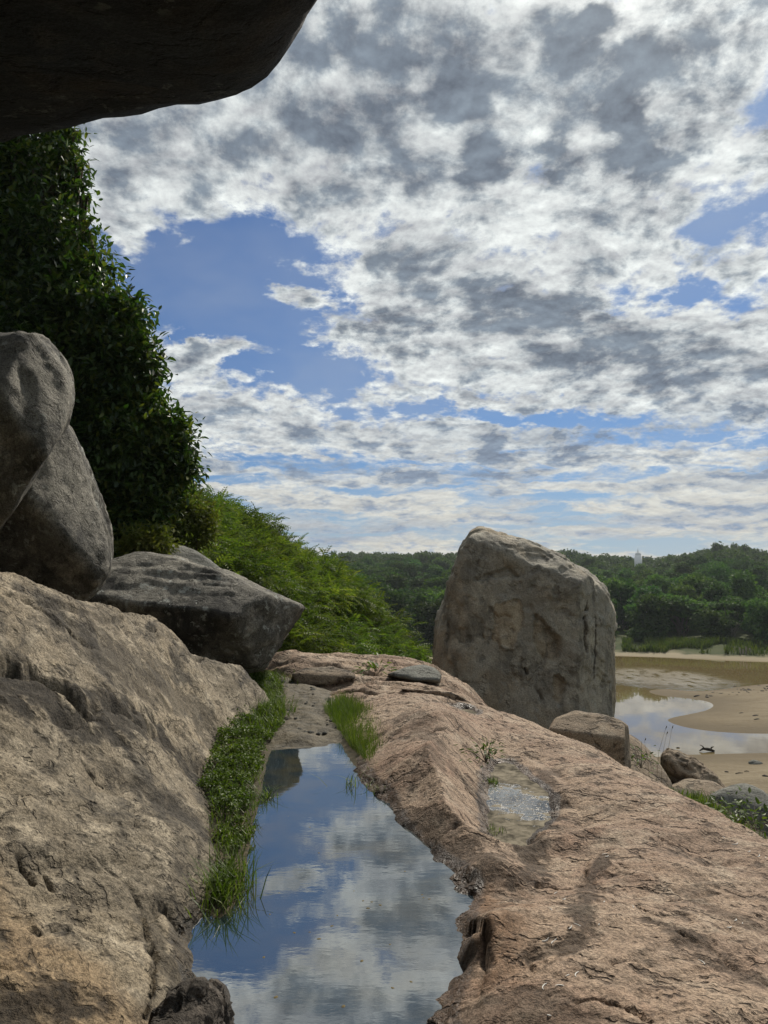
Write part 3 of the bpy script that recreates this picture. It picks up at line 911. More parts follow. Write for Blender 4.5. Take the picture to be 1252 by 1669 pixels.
def slab_tune(x, y, z):
    p = np.stack([x, y, 0 * x], 1)
    c, s = math.cos(math.radians(-32)), math.sin(math.radians(-32))
    q = np.stack([(x * c - y * s) * 1.0, (x * s + y * c) * 3.0, 0 * x], 1)
    wq = q + 0.25 * np.stack([pn(p * 2.2), pn(p * 2.2 + 9), 0 * x], 1)
    n1 = fbm(wq * 1.3, 4, 0.55)
    n2 = fbm(wq * 4.0 + 3, 4, 0.6)
    d, ins = seg_dist(x, y, POOL, True)
    sd = np.where(ins, -d, d)
    damp = 0.25 + 0.75 * sstep(sd, 0.0, 0.35)
    z = z + damp * (flakes(n1, 5, 0.10) * 0.040 + flakes(n2, 4, 0.14) * 0.012) + fbm(p * 1.2 + 4, 3) * 0.020 * damp
    z = z + fbm(p * 14, 3, 0.6) * 0.004
    # banded grain on the rib between pool and puddle
    bl = pn(np.stack([x * 7 + 1.2 * pn(p * 1.7), y * 1.6, 0 * x + 2], 1)) * 0.016 * np.exp(-((x - 0.45) ** 2) / 0.25) * sstep(y, 3.6, 4.4) * sstep(y, 9.5, 7)
    z = z + bl
    # ledges at the far end of the slab
    far = sstep(y, 8.6, 9.8)
    led = fbm(np.stack([x * 0.35, y * 1.5, 0 * x + 7], 1), 3)
    z = z + far * flakes(led, 4, 0.06) * 0.20
    # the pool margin is crumbly
    rim = np.exp(-(sd / 0.07) ** 2)
    z = z + rim * fbm(p * 9 + 5, 3, 0.65) * 0.035
    for poly, zp, soft in ((PUD, PUD_Z, 0.16), (PUD2, PUD2_Z, 0.10)):
        dd, inn = seg_dist(x + 0.03 * pn(p * 9), y + 0.03 * pn(p * 9 + 4), poly, True)
        s_ = np.where(inn, -dd, dd)
        rough_ = 0.012 * fbm(p * 8, 3)
        z = np.minimum(z, zp - 0.012 - 0.04 * sstep(s_, 0, -0.12) + rough_ + 0.9 * np.clip(s_, 0, None))
        z = np.where((s_ > 0.02) & (s_ < 0.30), np.maximum(z, zp + 0.35 * (s_ - 0.03) * sstep(s_, 0.30, 0.12) + rough_ * 0.5), z)
    # keep below the pool inside its outline, above it outside
    z = np.where(sd < -0.05, np.minimum(z, -0.02 + 0.35 * (sd + 0.05)), z)
    return z


def slab_attr(V):
    # rusty seepage stain beside the pool
    c = on_surface(slab_f, [(790, 1470), (815, 1530), (800, 1590)])
    d, _ = seg_dist(V[:, 0], V[:, 1], c)
    return {'fresh': np.exp(-(d / 0.16) ** 2) * sstep(fbm(V * 5, 4, 0.6), -0.35, 0.25) * 0.85}


xs = graded(-2.4, 5.2, -0.4, 2.6, 0.0125, 0.12)
ys = depth_rows(0.9, 17.5, 0.0036)
slab = rock_sheet('rock_slab', slab_f, xs, ys, M['slab'], SLAB_FEATURES, slab_tune, 'broad pinkish tan rock slab right of the pool, sloping away to the lake', 'rock',
                  soften=True, attrs_fn=slab_attr, keep=lambda x, y, z: (z > -3.6))

# -- left-hand hump
_h = []
for px, py, z in [(345, 1225, .03), (325, 1262, .03), (345, 1340, .02), (350, 1400, .02), (345, 1465, .01), (312, 1530, 0), (318, 1590, 0), (300, 1669, .0), (372, 1150, .05), (404, 1118, .1), (280, 1760, .0),
                  (420, 1300, -.2), (420, 1400, -.25), (400, 1500, -.28), (420, 1600, -.3), (420, 1760, -.35), (450, 1200, -.2), (460, 1120, -.15), (600, 1400, -.8), (640, 1600, -.8)]:
    _h.append(tuple(atz(px, py, z)))
for px, py, Y in [(-260, 925, 4.1), (0, 957, 4.7), (60, 968, 5.1), (110, 974, 5.4), (200, 1000, 6.3), (250, 1022, 6.8), (300, 1048, 7.3), (345, 1072, 7.9), (385, 1097, 8.5), (200, 1300, 4.15), (0, 1300, 3.3), (0, 1100, 4.05), (200, 1150, 4.9), (0, 1500, 2.62), (0, 1669, 2.15),
                  (200, 1669, 2.36), (200, 1500, 2.95), (260, 1400, 3.55), (300, 1200, 5.85), (300, 1120, 6.7), (350, 1120, 7.5), (120, 1050, 4.9), (-200, 1300, 2.9), (-200, 1100, 3.5), (-200, 1600, 2.0), (100, 1600, 2.4), (310, 1300, 4.75), (250, 1050, 6.5)]:
    _h.append(tuple(at(px, py, Y)))
for p in [(-2.9, 6.4, 1.0), (-2.4, 7.8, .55), (-1.9, 9.2, 0.0), (-1.5, 10.2, -.3), (-4.5, 5.5, 1.3), (-5, 8, .3), (-4, 8, .5), (-3, 9.5, 0), (-4, 2, .9), (-3, 0.5, .6), (-1.2, 0.8, 0.1), (-0.6, 0.8, -.2), (-6, 4, 1.2), (-2, 11, -.8), (-5, 11, -.5)]:
    _h.append(p)
hump_f = tps(_h, 2e-4)
HUMP_FEATURES = [
    ([(0, 1088), (60, 1100), (100, 1128), (130, 1160), (160, 1150), (200, 1150), (230, 1185), (270, 1205), (300, 1245)], 'groove', 0.0188, 0.152),
    ([(30, 1155), (80, 1180), (130, 1175), (170, 1160)], 'groove', 0.0173, 0.099),
    ([(210, 1150), (240, 1165), (290, 1190), (320, 1215), (318, 1250)], 'groove', 0.0158, 0.109),
    ([(0, 970), (60, 990), (110, 1030), (160, 1060)], 'groove', 0.0135, 0.087),
    ([(60, 985), (150, 1005), (200, 1010)], 'step', 0.12, 0.035),
    ([(190, 1000), (260, 1035), (330, 1070)], 'groove', 0.0120, 0.077),
    ([(0, 1085), (80, 1110), (130, 1150)], 'step', 0.16, 0.05),
    ([(130, 1240), (165, 1280), (190, 1270)], 'groove', 0.0083, 0.030),
    ([(0, 1560), (30, 1575), (60, 1600), (75, 1650)], 'groove', 0.0090, 0.040),
    ([(235, 1500), (255, 1560), (250, 1600), (235, 1669)], 'step', 0.10, 0.04),
    ([(240, 1480), (262, 1470), (290, 1500), (300, 1530)], 'groove', 0.0135, 0.075),
    ([(30, 1400), (55, 1440)], 'groove', 0.0083, 0.038), ([(70, 1420), (85, 1450)], 'groove', 0.0083, 0.038),
    ([(130, 1380), (180, 1410), (220, 1450), (240, 1500)], 'step', 0.14, -0.025),
    ([(50, 1510), (100, 1500), (140, 1515)], 'groove', 0.0083, 0.030),
    ([(-40, 1100), (40, 1125), (90, 1165), (140, 1180), (190, 1165), (240, 1185), (290, 1225), (315, 1265)], 'stain', 0.15, 0.8),
    ([(150, 1060), (210, 1090), (270, 1110), (330, 1160), (345, 1200)], 'stain', 0.20, 0.55),
    ([(60, 1010), (130, 1040), (200, 1060)], 'stain', 0.12, 0.5), ([(240, 1500), (270, 1540), (280, 1600), (300, 1650)], 'stain', 0.08, 0.6),
    ([(20, 1640), (70, 1610), (110, 1640)], 'stain', 0.09, 0.8), ([(170, 1250), (240, 1290), (310, 1330)], 'stain', 0.12, 0.4),
]


def hump_tune(x, y, z):
    p = np.stack([x, y, z], 1)
    w = p + 0.22 * np.stack([pn(p * 1.6), pn(p * 1.6 + 9), pn(p * 1.6 + 21)], 1)
    c, s = math.cos(math.radians(-50)), math.sin(math.radians(-50))
    q = np.stack([(w[:, 0] * c - w[:, 1] * s) * 1.0, (w[:, 0] * s + w[:, 1] * c) * 2.6, w[:, 2] * 2.2], 1)
    n1 = fbm(q * 1.4 + 2, 4, 0.55)
    n2 = fbm(q * 4.5 + 8, 4, 0.6)
    damp = 0.3 + 0.7 * sstep(z, 0.0, 0.2)
    z = z + damp * (flakes(n1, 5, 0.10) * 0.055 + flakes(n2, 4, 0.14) * 0.014 + fbm(p * 1.1, 3) * 0.035)
    # contorted banding on the upper face
    fold = np.sin(16 * (q[:, 1] + 0.5 * fbm(p * 1.9 + 13, 3))) * 0.007 * sstep(pn(p * 0.9 + 31), -0.15, 0.2)
    return z + fold + fbm(p * 16, 3, 0.6) * 0.007


def hump_attr(V):
    px, py = topx(V)
    # warm, freshly flaked skin low on the hump, with an irregular rim
    w = 14 * fbm(V * 2.0, 3) + 40 * fbm(V * 0.9 + 3, 3)
    edge = at(250, 1480, 3.0)
    d = V[:, 0] * 0.62 + V[:, 1] * 0.79
    ref = edge[0] * 0.62 + edge[1] * 0.79 - 0.28
    return {'fresh': sstep(ref - d + 0.25 * fbm(V * 1.2 + 7, 4), -0.05, 0.18) * 0.8}


xs = graded(-6.5, -0.2, -2.6, -0.55, 0.0125, 0.12)
ys = depth_rows(0.9, 11.5, 0.0040)
hump = rock_sheet('rock_hump', hump_f, xs, ys, M['hump'], HUMP_FEATURES, hump_tune, 'large rounded tan rock hump left of the pool, folded dark cracks across it', 'rock',
                  attrs_fn=hump_attr, keep=lambda x, y, z: (z > -0.9))


def shore_sheet(name, outline, z, mat, grow=0.0, kind='structure'):
    c = np.asarray(outline)
    ctr = c.mean(0)
    d = c - ctr
    c = c + d / np.linalg.norm(d, axis=1)[:, None] * grow
    V = np.column_stack([c, np.full(len(c), z)])
    return obj(name, mesh_np(name, V, np.arange(len(c))[None]), mat, kind=kind)


shore_sheet('rock_pool', chaikin(POOL, 1), 0.0, M['water'], 0.22)

# mud flat at the head of the pool and the soil bank under the grass
def ground_patch(name, px_outline, z0, mat, step, amp, drop=0.35):
    o = chaikin(np.array([atz(px, py, z0)[:2] for px, py in px_outline]), 2)
    lo, hi = o.min(0) - 0.2, o.max(0) + 0.2
    X, Y = np.meshgrid(np.arange(lo[0], hi[0], step), np.arange(lo[1], hi[1], step))
    d, ins = seg_dist(X, Y, o, True)
    sd = np.where(ins, d, -d)
    n = fbm(np.stack([X.ravel() * 3, Y.ravel() * 3, 0 * X.ravel() + 3], 1), 5, 0.6).reshape(X.shape)
    Z = np.where(sd > 0, z0 * np.clip(sd / 0.25, 0, 1) + amp * n * np.clip(sd / 0.1, 0.1, 1), sd * drop)
    idx = np.arange(X.size).reshape(X.shape)
    q = np.stack([idx[:-1, :-1], idx[:-1, 1:], idx[1:, 1:], idx[1:, :-1]], -1).reshape(-1, 4)
    q = q[(sd.ravel()[q] > -0.2).any(1)]
    return obj(name, mesh_np(name, np.stack([X.ravel(), Y.ravel(), Z.ravel()], 1), q), mat, kind='structure')


ground_patch('mud', [(425, 1216), (470, 1212), (560, 1206), (580, 1180), (560, 1135), (520, 1112), (470, 1095), (420, 1085), (390, 1090), (395, 1130), (420, 1180)], 0.045, M['mud'], 0.02, 0.038)
BANK_PX = [(395, 1084), (455, 1084), (470, 1130), (468, 1180), (440, 1215), (432, 1250), (425, 1290), (410, 1350), (402, 1415), (372, 1480), (330, 1475), (325, 1400), (320, 1340), (300, 1262), (322, 1222), (345, 1150), (375, 1105)]
ground_patch('soil_bank', BANK_PX, 0.05, M['bank_soil'], 0.03, 0.03)
TUFT_PX = [(528, 1160), (560, 1140), (605, 1165), (625, 1215), (640, 1262), (612, 1290), (590, 1262), (556, 1215)]
ground_patch('soil_patch', TUFT_PX, 0.02, M['bank_soil'], 0.03, 0.02)
def grown(poly, g_):
    c = poly.mean(0)
    d = poly - c
    return poly + d / np.linalg.norm(d, axis=1)[:, None] * g_


for nm_, poly_, z_ in (('puddle', PUD, PUD_Z), ('puddle', PUD2, PUD2_Z)):
    q_ = grown(poly_, 0.13)
    obj(nm_, mesh_np(nm_, np.column_stack([q_, np.full(len(q_), z_)]), np.arange(len(q_))[None]), M['puddle'], kind='structure')

# ---------------------------------------------------------------- boulders
CAM = np.array([0, 0, CAM_Z])


def hull_rock(name, c, planes, mat, label, level=6, p=30, amp=0.05, freq=0.9, flake=0.03, fine=0.006, cat='boulder', group=None, carve=None, origin=None, kind=None, fq=(1, 1, 1)):
    """A rock bounded by planes (n, point), with rounded edges, sheets and roughness."""
    D, F = ico(level)
    s = np.zeros(len(D))
    for n, q in planes:
        n = np.asarray(n, float)
        n = n / np.linalg.norm(n)
        h = n @ (np.asarray(q, float) - c)
        if h <= 0.02:
            raise ValueError('%s: centre outside plane %s %s' % (name, n, q))
        s = s + np.clip(D @ n / h, 0, None) ** p
    R = s ** (-1.0 / p)
    V = c + D * R[:, None]
    sd = sum(map(ord, name)) % 50
    q = V * np.asarray(fq)
    w = q + 0.3 * np.stack([pn(q * 0.8 + sd), pn(q * 0.8 + 9 + sd), pn(q * 0.8 + 19 + sd)], 1)
    d = amp * fbm(w * freq + sd, 5, 0.52) + flake * flakes(fbm(w * freq * 2.2 + 7 + sd, 3), 4, 0.10) + fine * fbm(V * 13, 3, 0.6)
    V = V + D * d[:, None]
    attrs = {'fresh': np.zeros(len(V))}
    if carve:
        px, py = topx(V)
        front = (D[:, 1] < 0.1)
        wx = 5 * pn(V * 4.0) + 2.5 * pn(V * 11)
        wy = 5 * pn(V * 4.0 + 30) + 2.5 * pn(V * 11 + 8)
        for (poly, depth, fr) in carve:
            if len(poly[0]) == 2 and poly[0] != poly[-1]:
                dd, ins = seg_dist(px + wx, py + wy, poly, True)
                m = np.where(ins, sstep(dd, 0, 1.4), 0) * front
                edge = np.where(ins, np.exp(-dd / 14.0), 0)
                V = V + np.array([0, 1.0, 0]) * (m * depth * 1.7 * (0.35 + 0.65 * edge))[:, None]
                attrs['fresh'] = np.maximum(attrs['fresh'], m * fr)
            else:
                dd, _ = seg_dist(px + wx, py + wy, poly[:-1])
                m = np.exp(-(dd / 2.6) ** 2) * front
                V = V + np.array([0, 1.0, 0]) * (m * depth * 1.5)[:, None]
    V, b = recentre(V, origin)
    return obj(name, mesh_np(name, V, F, True, attrs), mat, loc=b, label=label, cat=cat, group=group, kind=kind)


def sight_planes(sil, Y):
    """Planes through the sight lines of an outline: they fix a rock's silhouette."""
    P = np.array([at(px, py, Y) for px, py in sil])
    ctr = P.mean(0)
    out = []
    for a, b in zip(P, np.roll(P, -1, 0)):
        n = np.cross(a - CAM, b - CAM)
        n /= np.linalg.norm(n)
        if n @ (ctr - CAM) > 0:
            n = -n
        out.append((n, (a + b) / 2))
    return out, ctr


def boulder(name, sil, Y, front, back, mat, label, thick=None, **kw):
    pl, ctr = sight_planes(sil, Y)
    for (px, py, y, n) in front:
        pl.append((n, at(px, py, y)))
    for b in back:
        pl.append((b[0], ctr + np.asarray(b[1])))
    c = CAM + (ctr - CAM) * (1 + (thick if thick is not None else 0.5) / Y)
    return hull_rock(name, c, pl, mat, label, **kw)


# overhang close above the photographer: a leaning boulder that rests on the ground behind
lip = [(-700, 206, 5.6), (0, 209, 5.4), (120, 210, 5.2), (225, 222, 5.0), (310, 200, 4.9), (405, 188, 4.75), (472, 132, 4.3), (556, 0, 3.6), (645, -170, 2.9)]
lp = [at(*p) for p in lip]
pl = [((0.0, 0.20, -0.98), at(225, 216, 5.0)), ((0.35, 0.16, -0.92), at(446, 132, 4.3))]
for a, b in zip(lp[:-1], lp[1:]):
    e = b - a
    out = np.array([e[1], -e[0], 0])
    out = out / np.linalg.norm(out)
    if out @ (np.array([-5, 0, 0]) - a)[:3] > 0:
        out = -out
    n = np.cross(e, np.array([out[0] * 0.30, out[1] * 0.30, 1.0]))
    n /= np.linalg.norm(n)
    if n @ (np.array([-5, -1, 7.5]) - a) > 0:
        n = -n
    pl.append((n, (a + b) / 2))
pl += [((0, 0, 1), (0, 0, 12)), ((-1, 0, -0.15), (-12, 0, 6)), ((0, -1, 0), (0, -16, 4)), ((1, 0.1, -0.15), (0.6, -2, 4.0)), ((0.2, 1, 0.3), (-5, 5.3, 9))]  # unseen bulk behind and to the left, enlarged to block sky light
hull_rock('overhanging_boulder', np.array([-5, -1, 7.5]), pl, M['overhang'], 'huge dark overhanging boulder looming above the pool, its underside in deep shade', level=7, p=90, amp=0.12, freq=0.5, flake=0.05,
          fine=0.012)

boulder('rounded_boulder', [(-80, 556), (0, 545), (48, 544), (75, 555), (102, 585), (118, 618), (120, 652), (108, 692), (85, 735), (42, 805), (0, 872), (-60, 950), (-300, 920), (-350, 650)], 6.5,
        [(92, 620, 6.4, (0.74, -0.55, 0.38)), (20, 720, 6.0, (-0.08, -0.93, -0.34)), (20, 590, 6.15, (-0.2, -0.8, 0.55))], [((0.1, 1, 0.1), (0, 1.5, 0))], M['boulder'],
        'rounded grey boulder balanced on a leaning slab, pale lichen on its shaded face', p=50, amp=0.09, flake=0.05, level=6, fq=(1.7, 1.7, 0.55))
boulder('leaning_boulder', [(96, 668), (124, 712), (152, 790), (174, 850), (182, 892), (180, 932), (163, 962), (140, 985), (60, 1010), (-50, 1020), (-250, 1000), (-230, 760), (50, 662)], 7.3,
        [(158, 850, 7.15, (0.80, -0.5, 0.33)), (60, 900, 6.9, (-0.1, -0.86, -0.5))], [((0.1, 1, 0.1), (0, 1.4, 0))], M['boulder'],
        'tall leaning grey boulder wedged under a rounded one, its right flank lit', p=50, amp=0.08, flake=0.06, level=6, fq=(1.7, 1.7, 0.5))
boulder('wedge_boulder', [(130, 960), (180, 912), (230, 903), (290, 910), (330, 922), (400, 948), (450, 968), (496, 988), (491, 1000), (466, 1042), (440, 1078), (425, 1092), (380, 1095), (280, 1085), (160, 1030)], 9.6,
        [(330, 1010, 9.1, (-0.12, -0.80, -0.58)), (330, 950, 9.5, (0.06, -0.55, 0.83)), (472, 1025, 9.75, (0.72, -0.66, -0.2))], [((0.1, 1, 0.05), (0, 1.8, 0)), ((-1, 0, 0), (-1.8, 0, 0))], M['boulder'],
        'long grey wedge shaped boulder jutting towards the green slope', p=55, amp=0.08, flake=0.08, level=6, thick=0.7, fq=(0.55, 1.6, 1.7))
boulder('pale_boulder', [(225, 905), (262, 884), (292, 886), (332, 904), (366, 930), (384, 944), (400, 985), (240, 985)], 11.2,
        [(310, 920, 11.0, (0.2, -0.6, 0.75))], [((0, 1, 0), (0, 1.5, 0))], M['grey_rock'], 'pale rock lying behind the long wedge shaped boulder', p=22, amp=0.05, level=5)
# the great standing stone
carve = [
    ([(805, 985), (850, 975), (855, 1010), (835, 1060), (800, 1045)], 0.03, 0.9),
    ([(812, 1042), (840, 1030), (848, 1050), (838, 1058), (818, 1060)], -0.05, 0.0),
    ([(872, 1000), (890, 1012), (900, 1030), (915, 1036), (912, 1060), (905, 1080), (885, 1078), (868, 1050)], 0.07, 0.55),
    ([(902, 1103), (912, 1100), (922, 1110), (920, 1135), (912, 1150), (902, 1142)], 0.09, 0.75),
    ([(848, 1070), (858, 1100), (880, 1130), (888, 1160), (888, 1160)], 0.08, 0),
    ([(760, 950), (790, 935), (830, 925), (850, 940), (850, 940)], 0.05, 0),
    ([(875, 935), (905, 945), (930, 957), (930, 957)], 0.06, 0),
    ([(955, 960), (952, 1030), (957, 1090), (958, 1165), (958, 1165)], 0.10, 0),
    ([(970, 960), (972, 1060), (968, 1160), (968, 1160)], 0.08, 0),
    ([(730, 990), (735, 1040), (728, 1080), (728, 1080)], 0.05, 0),
]
boulder('standing_stone', [(787, 857), (806, 860), (832, 872), (880, 884), (926, 903), (965, 937), (988, 967), (1002, 1002), (1009, 1028), (1005, 1100), (1001, 1180), (1000, 1290), (860, 1310), (735, 1190), (708, 1085), (711, 1048),
        (722, 1000), (735, 940), (750, 893), (766, 868)], 15.0,
        [(840, 1020, 14.2, (-0.10, -0.985, 0.10)), (968, 1040, 14.45, (0.72, -0.69, 0.03)), (900, 910, 14.6, (0.25, -0.6, 0.75)), (735, 1000, 14.6, (-0.75, -0.65, 0.05))],
        [((0, 1, 0.1), (0, 2.3, 0))], M['tower'], 'towering upright grey boulder standing between the tan slab and the lake', p=80, amp=0.15, freq=0.55, flake=0.13, fine=0.012, level=7, thick=0.8, carve=carve)
boulder('block_rock', [(893, 1190), (905, 1171), (940, 1159), (982, 1164), (1012, 1174), (1024, 1182), (1029, 1250), (1000, 1300), (930, 1290), (895, 1230)], 9.6,
        [(1021, 1210, 9.4, (0.93, -0.36, 0.02)), (960, 1172, 9.4, (0.02, -0.45, 0.89)), (955, 1200, 9.15, (-0.15, -0.95, 0.1))], [((0, 1, 0), (0, 0.9, 0))], M['brown'],
        'squared brown rock block at the foot of the towering boulder', p=57, amp=0.035, flake=0.03, level=6, cat='rock', thick=0.3)
boulder('sloping_rock', [(1015, 1190), (1040, 1206), (1072, 1240), (1095, 1275), (1100, 1400), (1000, 1400), (1005, 1230)], 11.5,
        [(1050, 1235, 11.2, (0.45, -0.5, 0.74))], [((0, 1, 0), (0, 1.4, 0))], M['brown'], 'smooth brown rock sloping down beside the squared block', p=30, amp=0.05, level=5, cat='rock')
boulder('jagged_rock', [(1080, 1232), (1090, 1221), (1110, 1227), (1138, 1240), (1162, 1262), (1186, 1290), (1180, 1330), (1100, 1330), (1078, 1262)], 14.0,
        [(1105, 1255, 13.7, (-0.55, -0.75, -0.2)), (1135, 1255, 13.8, (0.3, -0.6, 0.72))], [((0, 1, 0), (0, 1.2, 0))], M['brown'], 'jagged brown rock above the beach with a dark undercut side', p=50, amp=0.12, freq=1.4, flake=0.12, level=6, cat='rock')
boulder('dark_boulder', [(1146, 1312), (1160, 1294), (1185, 1282), (1216, 1277), (1238, 1284), (1262, 1302), (1300, 1340), (1320, 1420), (1240, 1460), (1150, 1420)], 11.6,
        [(1200, 1310, 11.2, (-0.2, -0.9, 0.35)), (1215, 1288, 11.4, (0.1, -0.5, 0.85))], [((0, 1, 0), (0, 1.5, 0))], M['grey_rock'], 'dark grey boulder beside the grass below the tan slab', p=26, amp=0.06, level=5)
boulder('flat_rock', [(1088, 1282), (1120, 1268), (1165, 1274), (1190, 1292), (1200, 1340), (1090, 1340)], 13.0,
        [(1130, 1290, 12.7, (0.0, -0.3, 0.95))], [((0, 1, 0), (0, 1.2, 0))], M['brown'], 'low flat rock in front of the jagged brown rock', p=30, amp=0.04, level=5, cat='rock')
boulder('flat_stone', [(630, 1099), (660, 1088), (690, 1084), (710, 1089), (720, 1100), (716, 1113), (680, 1110), (650, 1106)], 10.6,
        [(675, 1097, 10.4, (0.1, -0.35, 0.93))], [((0, 1, 0), (0, 0.9, 0))], M['grey_rock'], 'flat greenish grey stone lying at the far edge of the slab', p=26, amp=0.03, flake=0.02, level=5, cat='rock', thick=0.3)
boulder('wet_rock', [(255, 1640), (300, 1606), (335, 1594), (358, 1600), (374, 1630), (382, 1680), (395, 1790), (230, 1790), (235, 1690)], 2.3,
        [(320, 1640, 2.22, (0.15, -0.45, 0.88)), (365, 1650, 2.25, (0.9, -0.3, 0.3))], [((0, 1, 0), (0, 0.30, 0)), ((0.1, 0.1, 1), (0, 0, 0.135))], M['dark_rock'], 'dark wet rock at the pool edge below the tan hump', p=22, amp=0.07, freq=3.2, flake=0.05, level=6, cat='rock', thick=0.08)
boulder('soil_mound', [(1075, 1300), (1110, 1284), (1150, 1294), (1200, 1328), (1252, 1362), (1330, 1420), (1330, 1560), (1060, 1560)], 9.3,
        [(1150, 1330, 9.0, (0.2, -0.5, 0.84))], [((0, 1, 0), (0, 1.6, 0))], M['bank_soil'], None, p=22, amp=0.05, level=5, cat=None, kind='structure')
# overhanging sheet of rock along the back ledge
boulder('rock_plate', [(530, 1120), (570, 1108), (612, 1099), (645, 1097), (700, 1110), (755, 1136), (790, 1158), (782, 1160), (735, 1148), (690, 1137), (650, 1122), (600, 1119)], 9.1,
        [(650, 1108, 9.0, (0.12, -0.20, 0.97)), (680, 1126, 8.85, (0.1, -0.97, -0.2))], [((0, 1, 0), (0.0, 1.5, 0))], M['slab'], 'thin tan rock plate overhanging a dark gap on the back ledge', p=44, amp=0.025, flake=0.03, level=6, cat='rock', thick=0.4)
boulder('ledge_rock', [(478, 1098), (500, 1088), (540, 1086), (575, 1094), (580, 1104), (560, 1112), (520, 1118), (482, 1119)], 10.6,
        [(530, 1104, 10.4, (-0.1, -0.85, 0.4)), (530, 1090, 10.6, (0, -0.3, 0.95))], [((0, 1, 0), (0, 1.2, 0))], M['brown'], 'blunt brown rock step at the head of the mud flat', p=35, amp=0.03, flake=0.03, level=5, cat='rock', thick=0.3)

# ---------------------------------------------------------------- vegetation
def unit(v):
    return v / (np.linalg.norm(v, axis=-1, keepdims=True) + 1e-9)


def rdir(n, rng):
    return unit(rng.normal(size=(n, 3)))


def leaf_arrays(P, D, N, L, W, six=True, droop=0.15):
    """Folded leaves: (N,3) bases, directions, normals; L and W per leaf."""
    L, W = L[:, None], W[:, None]
    S = unit(np.cross(D, N))
    N = np.cross(S, D)
    n = len(P)
    if six:
        v = np.stack([P, P + D * 0.33 * L + S * 0.48 * W + N * 0.10 * W, P + D * 0.72 * L + S * 0.36 * W + N * (0.06 * W - droop * 0.5 * L), P + D * L - N * droop * L,
                      P + D * 0.72 * L - S * 0.36 * W + N * (0.06 * W - droop * 0.5 * L), P + D * 0.33 * L - S * 0.48 * W + N * 0.10 * W], 1)
        b = np.arange(n)[:, None] * 6
        F = np.concatenate([b + np.array([[0, 1, 2, 3]]), b + np.array([[0, 3, 4, 5]])])
    else:
        v = np.stack([P, P + D * 0.5 * L + S * 0.5 * W + N * 0.08 * W, P + D * L - N * droop * L, P + D * 0.5 * L - S * 0.5 * W + N * 0.08 * W], 1)
        b = np.arange(n)[:, None] * 4
        F = np.concatenate([b + np.array([[0, 1, 2]]), b + np.array([[0, 2, 3]])])
    return v.reshape(-1, 3), F


M['leaf_dark'] = leaf_mat('broad_leaf', [(0.010, 0.024, 0.007), (0.022, 0.052, 0.010), (0.050, 0.090, 0.015), (0.13, 0.14, 0.028)], 0.32, 0.42, 0.75, 0.35)
M['leaf_feather'] = leaf_mat('feathery_leaf', [(0.028, 0.056, 0.010), (0.070, 0.105, 0.016), (0.15, 0.165, 0.032)], 0.36, 0.6, 0.55, 0.15, 0.5)
M['leaf_forest'] = leaf_mat('forest_leaf', [(0.018, 0.040, 0.014), (0.036, 0.072, 0.020), (0.070, 0.112, 0.030)], 0.24, 0.7, 0.5, 0.1, 1.0)
M['leaf_olive'] = leaf_mat('olive_leaf', [(0.035, 0.055, 0.012), (0.065, 0.085, 0.02), (0.12, 0.12, 0.03)], 0.3, 0.65, 0.5, 0.1, 0.5)
M['grass'] = leaf_mat('grass_blade', [(0.032, 0.058, 0.009), (0.070, 0.110, 0.014), (0.14, 0.165, 0.03)], 0.35, 0.5, 0.7, 0.2)
M['cover'] = leaf_mat('ground_cover', [(0.034, 0.060, 0.009), (0.070, 0.108, 0.015), (0.125, 0.155, 0.03)], 0.3, 0.5, 0.7, 0.2)
M['dry'] = leaf_mat('dry_stalk', [(0.10, 0.08, 0.04), (0.20, 0.16, 0.08)], 0.2, 0.8, 0.7, 0.1)


def blob_points(blobs, n, rng, shell=0.5, rough=0.25):
    """Random points in a union of ellipsoids, biased to the outside; returns points and outward directions."""
    B = np.array([b[:3] for b in blobs])
    R = np.array([b[3:6] for b in blobs])
    w = (R[:, 0] * R[:, 2]) ** 1.0
    k = rng.choice(len(B), n, p=w / w.sum())
    d = rdir(n, rng)
    rr = 1 - (1 - shell) * rng.random(n) ** 1.6
    rr = rr * (1 + rough * 1.6 * pn(d * 2.2 + k[:, None] * 3.7))
    P = B[k] + d * R[k] * rr[:, None]
    return P, unit(d / R[k]), k


def branchy(blobs, base, r0, rng, bark=None, twigs=3):
    """Trunk and limbs reaching into each blob."""
    acc = Acc()
    base = np.asarray(base, float)
    for i, b in enumerate(blobs):
        c = np.array(b[:3])
        k = 7
        t = np.linspace(0, 1, k)[:, None]
        mid = base + (c - base) * np.array([0.25, 0.25, 0.6])
        pts = (1 - t) ** 2 * base + 2 * t * (1 - t) * mid + t ** 2 * c
        pts[1:-1] += rng.normal(size=(k - 2, 3)) * 0.04 * np.linalg.norm(c - base)
        r = np.linspace(r0, r0 * 0.22, k)
        acc.add(*tube(pts, r, 6))
        for _ in range(twigs):
            e = c + rdir(1, rng)[0] * np.array(b[3:6]) * 0.9
            m2 = (c + e) / 2 + rng.normal(size=3) * 0.08 * np.linalg.norm(e - c)
            acc.add(*tube([pts[-2], m2, e], [r0 * 0.2, r0 * 0.12, r0 * 0.04], 4))
    return acc


